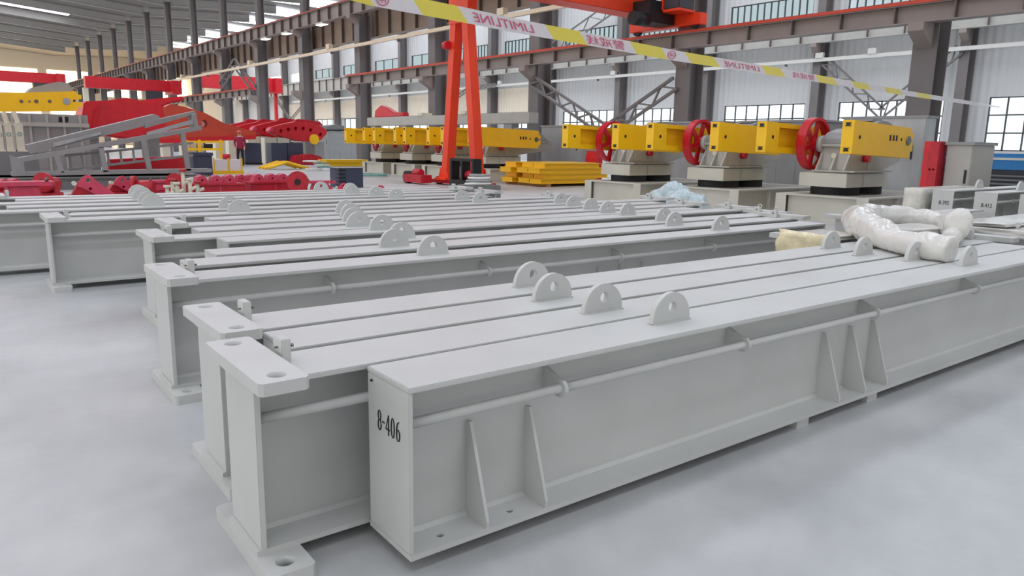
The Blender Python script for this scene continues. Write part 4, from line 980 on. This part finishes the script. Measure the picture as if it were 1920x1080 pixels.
# worker
def worker(pos, face):
    t = thing('person', 'person in maroon jacket, dark trousers and orange cap standing on the open floor', 'person', pos, face)
    J = {'pel': (0, 0, .93), 'wai': (0, 0, 1.08), 'che': (0, .01, 1.3), 'neck': (0, .0, 1.47), 'hd0': (0, -.01, 1.55), 'hd1': (0, -.01, 1.68),
         'sl': (.19, 0, 1.41), 'el': (.25, .02, 1.15), 'wl': (.22, -.1, .93), 'sr': (-.19, 0, 1.41), 'er': (-.26, .03, 1.15), 'wr': (-.2, -.14, 1.02),
         'hl': (.1, 0, .88), 'kl': (.11, -.02, .48), 'al': (.11, .03, .09), 'tl': (.13, -.13, .04), 'hr': (-.1, 0, .88), 'kr': (-.12, -.04, .48), 'ar': (-.13, .02, .09), 'tr': (-.16, -.14, .04)}
    Rd = {'pel': .15, 'wai': .15, 'che': .17, 'neck': .065, 'hd0': .09, 'hd1': .095, 'sl': .08, 'el': .055, 'wl': .042, 'sr': .08, 'er': .055, 'wr': .042, 'hl': .1, 'kl': .07, 'al': .05, 'tl': .04, 'hr': .1, 'kr': .07, 'ar': .05, 'tr': .04}
    E = [('pel', 'wai'), ('wai', 'che'), ('che', 'neck'), ('neck', 'hd0'), ('hd0', 'hd1'), ('che', 'sl'), ('sl', 'el'), ('el', 'wl'), ('che', 'sr'), ('sr', 'er'), ('er', 'wr'), ('pel', 'hl'), ('hl', 'kl'), ('kl', 'al'), ('al', 'tl'), ('pel', 'hr'), ('hr', 'kr'), ('kr', 'ar'), ('ar', 'tr')]
    for s, w in (('l', 'wl'), ('r', 'wr')):
        x, y, z = J[w]; sx = 1 if s == 'l' else -1
        J['p'+s] = (x, y-.05, z-.05); Rd['p'+s] = .036; E.append((w, 'p'+s))
        for f in range(4):
            for k in range(2):
                n_ = 'f%s%d%d' % (s, f, k); J[n_] = (x+(f-1.5)*.02, y-.07-.035*k, z-.09-.035*k+.004*abs(f-1.5)); Rd[n_] = .0095
            E += [('p'+s, 'f%s%d0' % (s, f)), ('f%s%d0' % (s, f), 'f%s%d1' % (s, f))]
        J['t'+s+'h'] = (x-sx*.045, y-.06, z-.06); Rd['t'+s+'h'] = .011; E.append(('p'+s, 't'+s+'h'))
    ks = list(J); me = bpy.data.meshes.new('body'); me.from_pydata([J[k] for k in ks], [(ks.index(a), ks.index(b)) for a, b in E], [])
    o = bpy.data.objects.new('body', me); COL.objects.link(o)
    o.modifiers.new('skin', 'SKIN'); o.modifiers.new('sub', 'SUBSURF').levels = 1
    for i, k in enumerate(ks):
        sv = me.skin_vertices[0].data[i]; sv.radius = (Rd[k], Rd[k]*(.72 if k in ('che', 'wai', 'pel') else 1)); sv.use_root = k == 'pel'
    dg = bpy.context.evaluated_depsgraph_get(); nm = bpy.data.meshes.new_from_object(o.evaluated_get(dg)); bpy.data.objects.remove(o)
    nm.materials.clear()
    for mm in ('maroon', 'trouser', 'skin', 'black'): nm.materials.append(MATS[mm])
    for p_ in nm.polygons:
        c_ = p_.center; z = c_.z; p_.use_smooth = True
        arm = abs(c_.x) > .14 and c_.y < -.1 and z > .8
        p_.material_index = 3 if z < .1 else 1 if z < .9 and not abs(c_.x) > .17 else 2 if (z > 1.46 or (arm and z < .98)) else 0
    link('body', nm, t)
    MB().add(*_dome((0, -.01, 1.66), .125)).build('cap', 'cap', t)
    MB().prism(chamf(-.08, .08, -.2, -.08, .03), 'xy', 1.66, 1.675).build('cap_peak', 'cap', t)
    for sx in (-1, 1): MB().cyl((sx*.035, -.112, 1.62), (sx*.035, -.1, 1.62), .012, 8).build('eye', 'black', t)
    MB().prism([(-.015, 1.57), (.015, 1.57), (.0, 1.62)], 'xz', -.128, -.1).build('nose', 'skin', t)
    MB().box(-.025, .025, -.108, -.1, 1.535, 1.545).build('mouth', 'maroon', t)
    MB().tube([(.09*math.cos(a), .075*math.sin(a), 1.47) for a in [2*PI*j/12 for j in range(12)]], .025, 6, closed=True).build('collar', 'tapewhite', t)
    return t
def _dome(c, r, n=14, k=5):
    vs = []; fs = []
    for i in range(k+1):
        b = PI/2*i/k
        vs += [(c[0]+r*math.cos(b)*math.cos(2*PI*j/n), c[1]+r*1.12*math.cos(b)*math.sin(2*PI*j/n), c[2]+r*.85*math.sin(b)) for j in range(n)]
    fs = [(i*n+j, i*n+(j+1) % n, (i+1)*n+(j+1) % n, (i+1)*n+j) for i in range(k) for j in range(n)]+[tuple(range(n-1, -1, -1))]
    return vs, fs
pw = oz(452, 312); worker((pw.x, pw.y, 0), -.5)

# ================================================================== LIMIT LINE TAPE
def tdep(x): return 83.4/(.0207*(2126-x))
def tcen(x):
    pts = [(560, -44), (695, -6), (760, 7), (870, 28), (960, 47), (1100, 73), (1270, 105), (1440, 132), (1640, 165), (1740, 181), (1840, 196), (1880, 202)]
    for (a, ya), (b, yb) in zip(pts, pts[1:]):
        if x <= b: return ya+(yb-ya)*(x-a)/(b-a)
    return 202
def tpt(x):
    d = ray(x, tcen(x)); k = tdep(x) if x <= 1840 else tdep(1840)+((XW-.1)/d.x-tdep(1840))*((x-1840)/32)
    return CP+d*k
TW = .031
def tup(x):
    a, b = tpt(x-4), tpt(x+4); d = (b-a).normalized(); v = ray(x, tcen(x)).normalized(); u = d.cross(v).normalized()
    return u if u.z > 0 else -u
xsT = [545+i*15 for i in range(86)]+[1840, 1850, 1862, 1872]
yel = [(640, 690), (782, 868), (1030, 1094), (1187, 1246), (1290, 1344), (1432, 1468), (1532, 1566), (1600, 1630), (1660, 1690), (1720, 1745)]
tape = thing('barrier_tape', 'white and yellow LIMITLINE barrier tape stretched high across the hall', 'tape', (0, 0, 0))
def ribbon(x0, x1, mt, s0, s1):
    n_ = max(2, int((x1-x0)/12)); m = MB(); vs = []
    for i in range(n_+1):
        u = i/n_; x = x0+(x1-x0)*u; sl = s0*(1-u)+s1*u
        for sgn in (1, -1):
            xx = x-sgn*sl
            vs.append(tpt(xx)+tup(xx)*TW*sgn)
    m.add(vs, [(2*i, 2*i+1, 2*i+3, 2*i+2) for i in range(n_)])
    m.build('yellow_band' if mt == 'tapeyellow' else 'white_band', mt, tape)
prev = 545; ps = 0
for a, b in yel:
    sl = 13*(2126-a)/1300; ribbon(prev, a, 'tapewhite', ps, sl); sl2 = 13*(2126-b)/1300; ribbon(a, b, 'tapeyellow', sl, sl2); prev = b; ps = sl2
ribbon(prev, 1872, 'tapewhite', ps, 0)
def tword(s, xa, xb, hfrac, nm):
    me = text_mesh(s, 1.0, nm, 'tapeink')
    vx = [v.co.x for v in me.vertices]; vy = [v.co.y for v in me.vertices]
    if not vx: return
    x0, x1, y0, y1 = min(vx), max(vx), min(vy), max(vy)
    ia, ib = 1/tdep(xa), 1/tdep(xb)
    for v in me.vertices:
        u = 1-(v.co.x-x0)/(x1-x0); w = ((v.co.y-y0)/(y1-y0)-.5)*2*hfrac
        x = xa+(xb-xa)*u - w*8*(2126-xa)/1300
        P = tpt(x); c_ = (CP-P).normalized()
        v.co = P+tup(x)*TW*w+c_*.006
    link('printed_word', me, tape)
tword('LIMITLINE', 888, 1000, .56, 'printed_word')
tword('LIMITLINE', 1358, 1424, .56, 'printed_word')
tword('警戒线', 1100, 1172, .72, 'printed_word')
tword('警戒线', 1486, 1528, .72, 'printed_word')
def tring(xc, rfrac):
    def ring(r_): return [(r_*math.cos(a), r_*math.sin(a)) for a in [2*PI*j/24 for j in range(24)]]
    m = MB(); m.prism(ring(1), 'xy', 0, .001, [ring(.84)])
    for p_, q_ in (((-.45, -.5), (-.3, .45)), ((-.3, .45), (.05, .1)), ((.05, .1), (.35, .5)), ((.05, .1), (.1, -.55)), ((-.5, -.1), (.5, -.15)), ((.35, .5), (.45, -.4))):
        m.bar((p_[0], p_[1], 0), (q_[0], q_[1], 0), .1, .001)
    me = m.mesh('printed_emblem', 'tapeink'); pxm = FPX/tdep(xc)
    for v in me.vertices:
        x = xc-v.co.x*rfrac*TW*pxm; P = tpt(x); c_ = (CP-P).normalized(); v.co = P+tup(x)*TW*rfrac*v.co.y+c_*(.006+v.co.z)
    link('printed_emblem', me, tape)
tring(718, .8); tring(1260, .8)
# the tape's line end: a hook on the window frame
pe = tpt(1872); tag(MB().cyl(pe, (XW-.005, pe.y, pe.z), .02, 8).build('tape_hook', 'frame'), 'small hook holding the far end of the barrier tape at the window', 'hook')
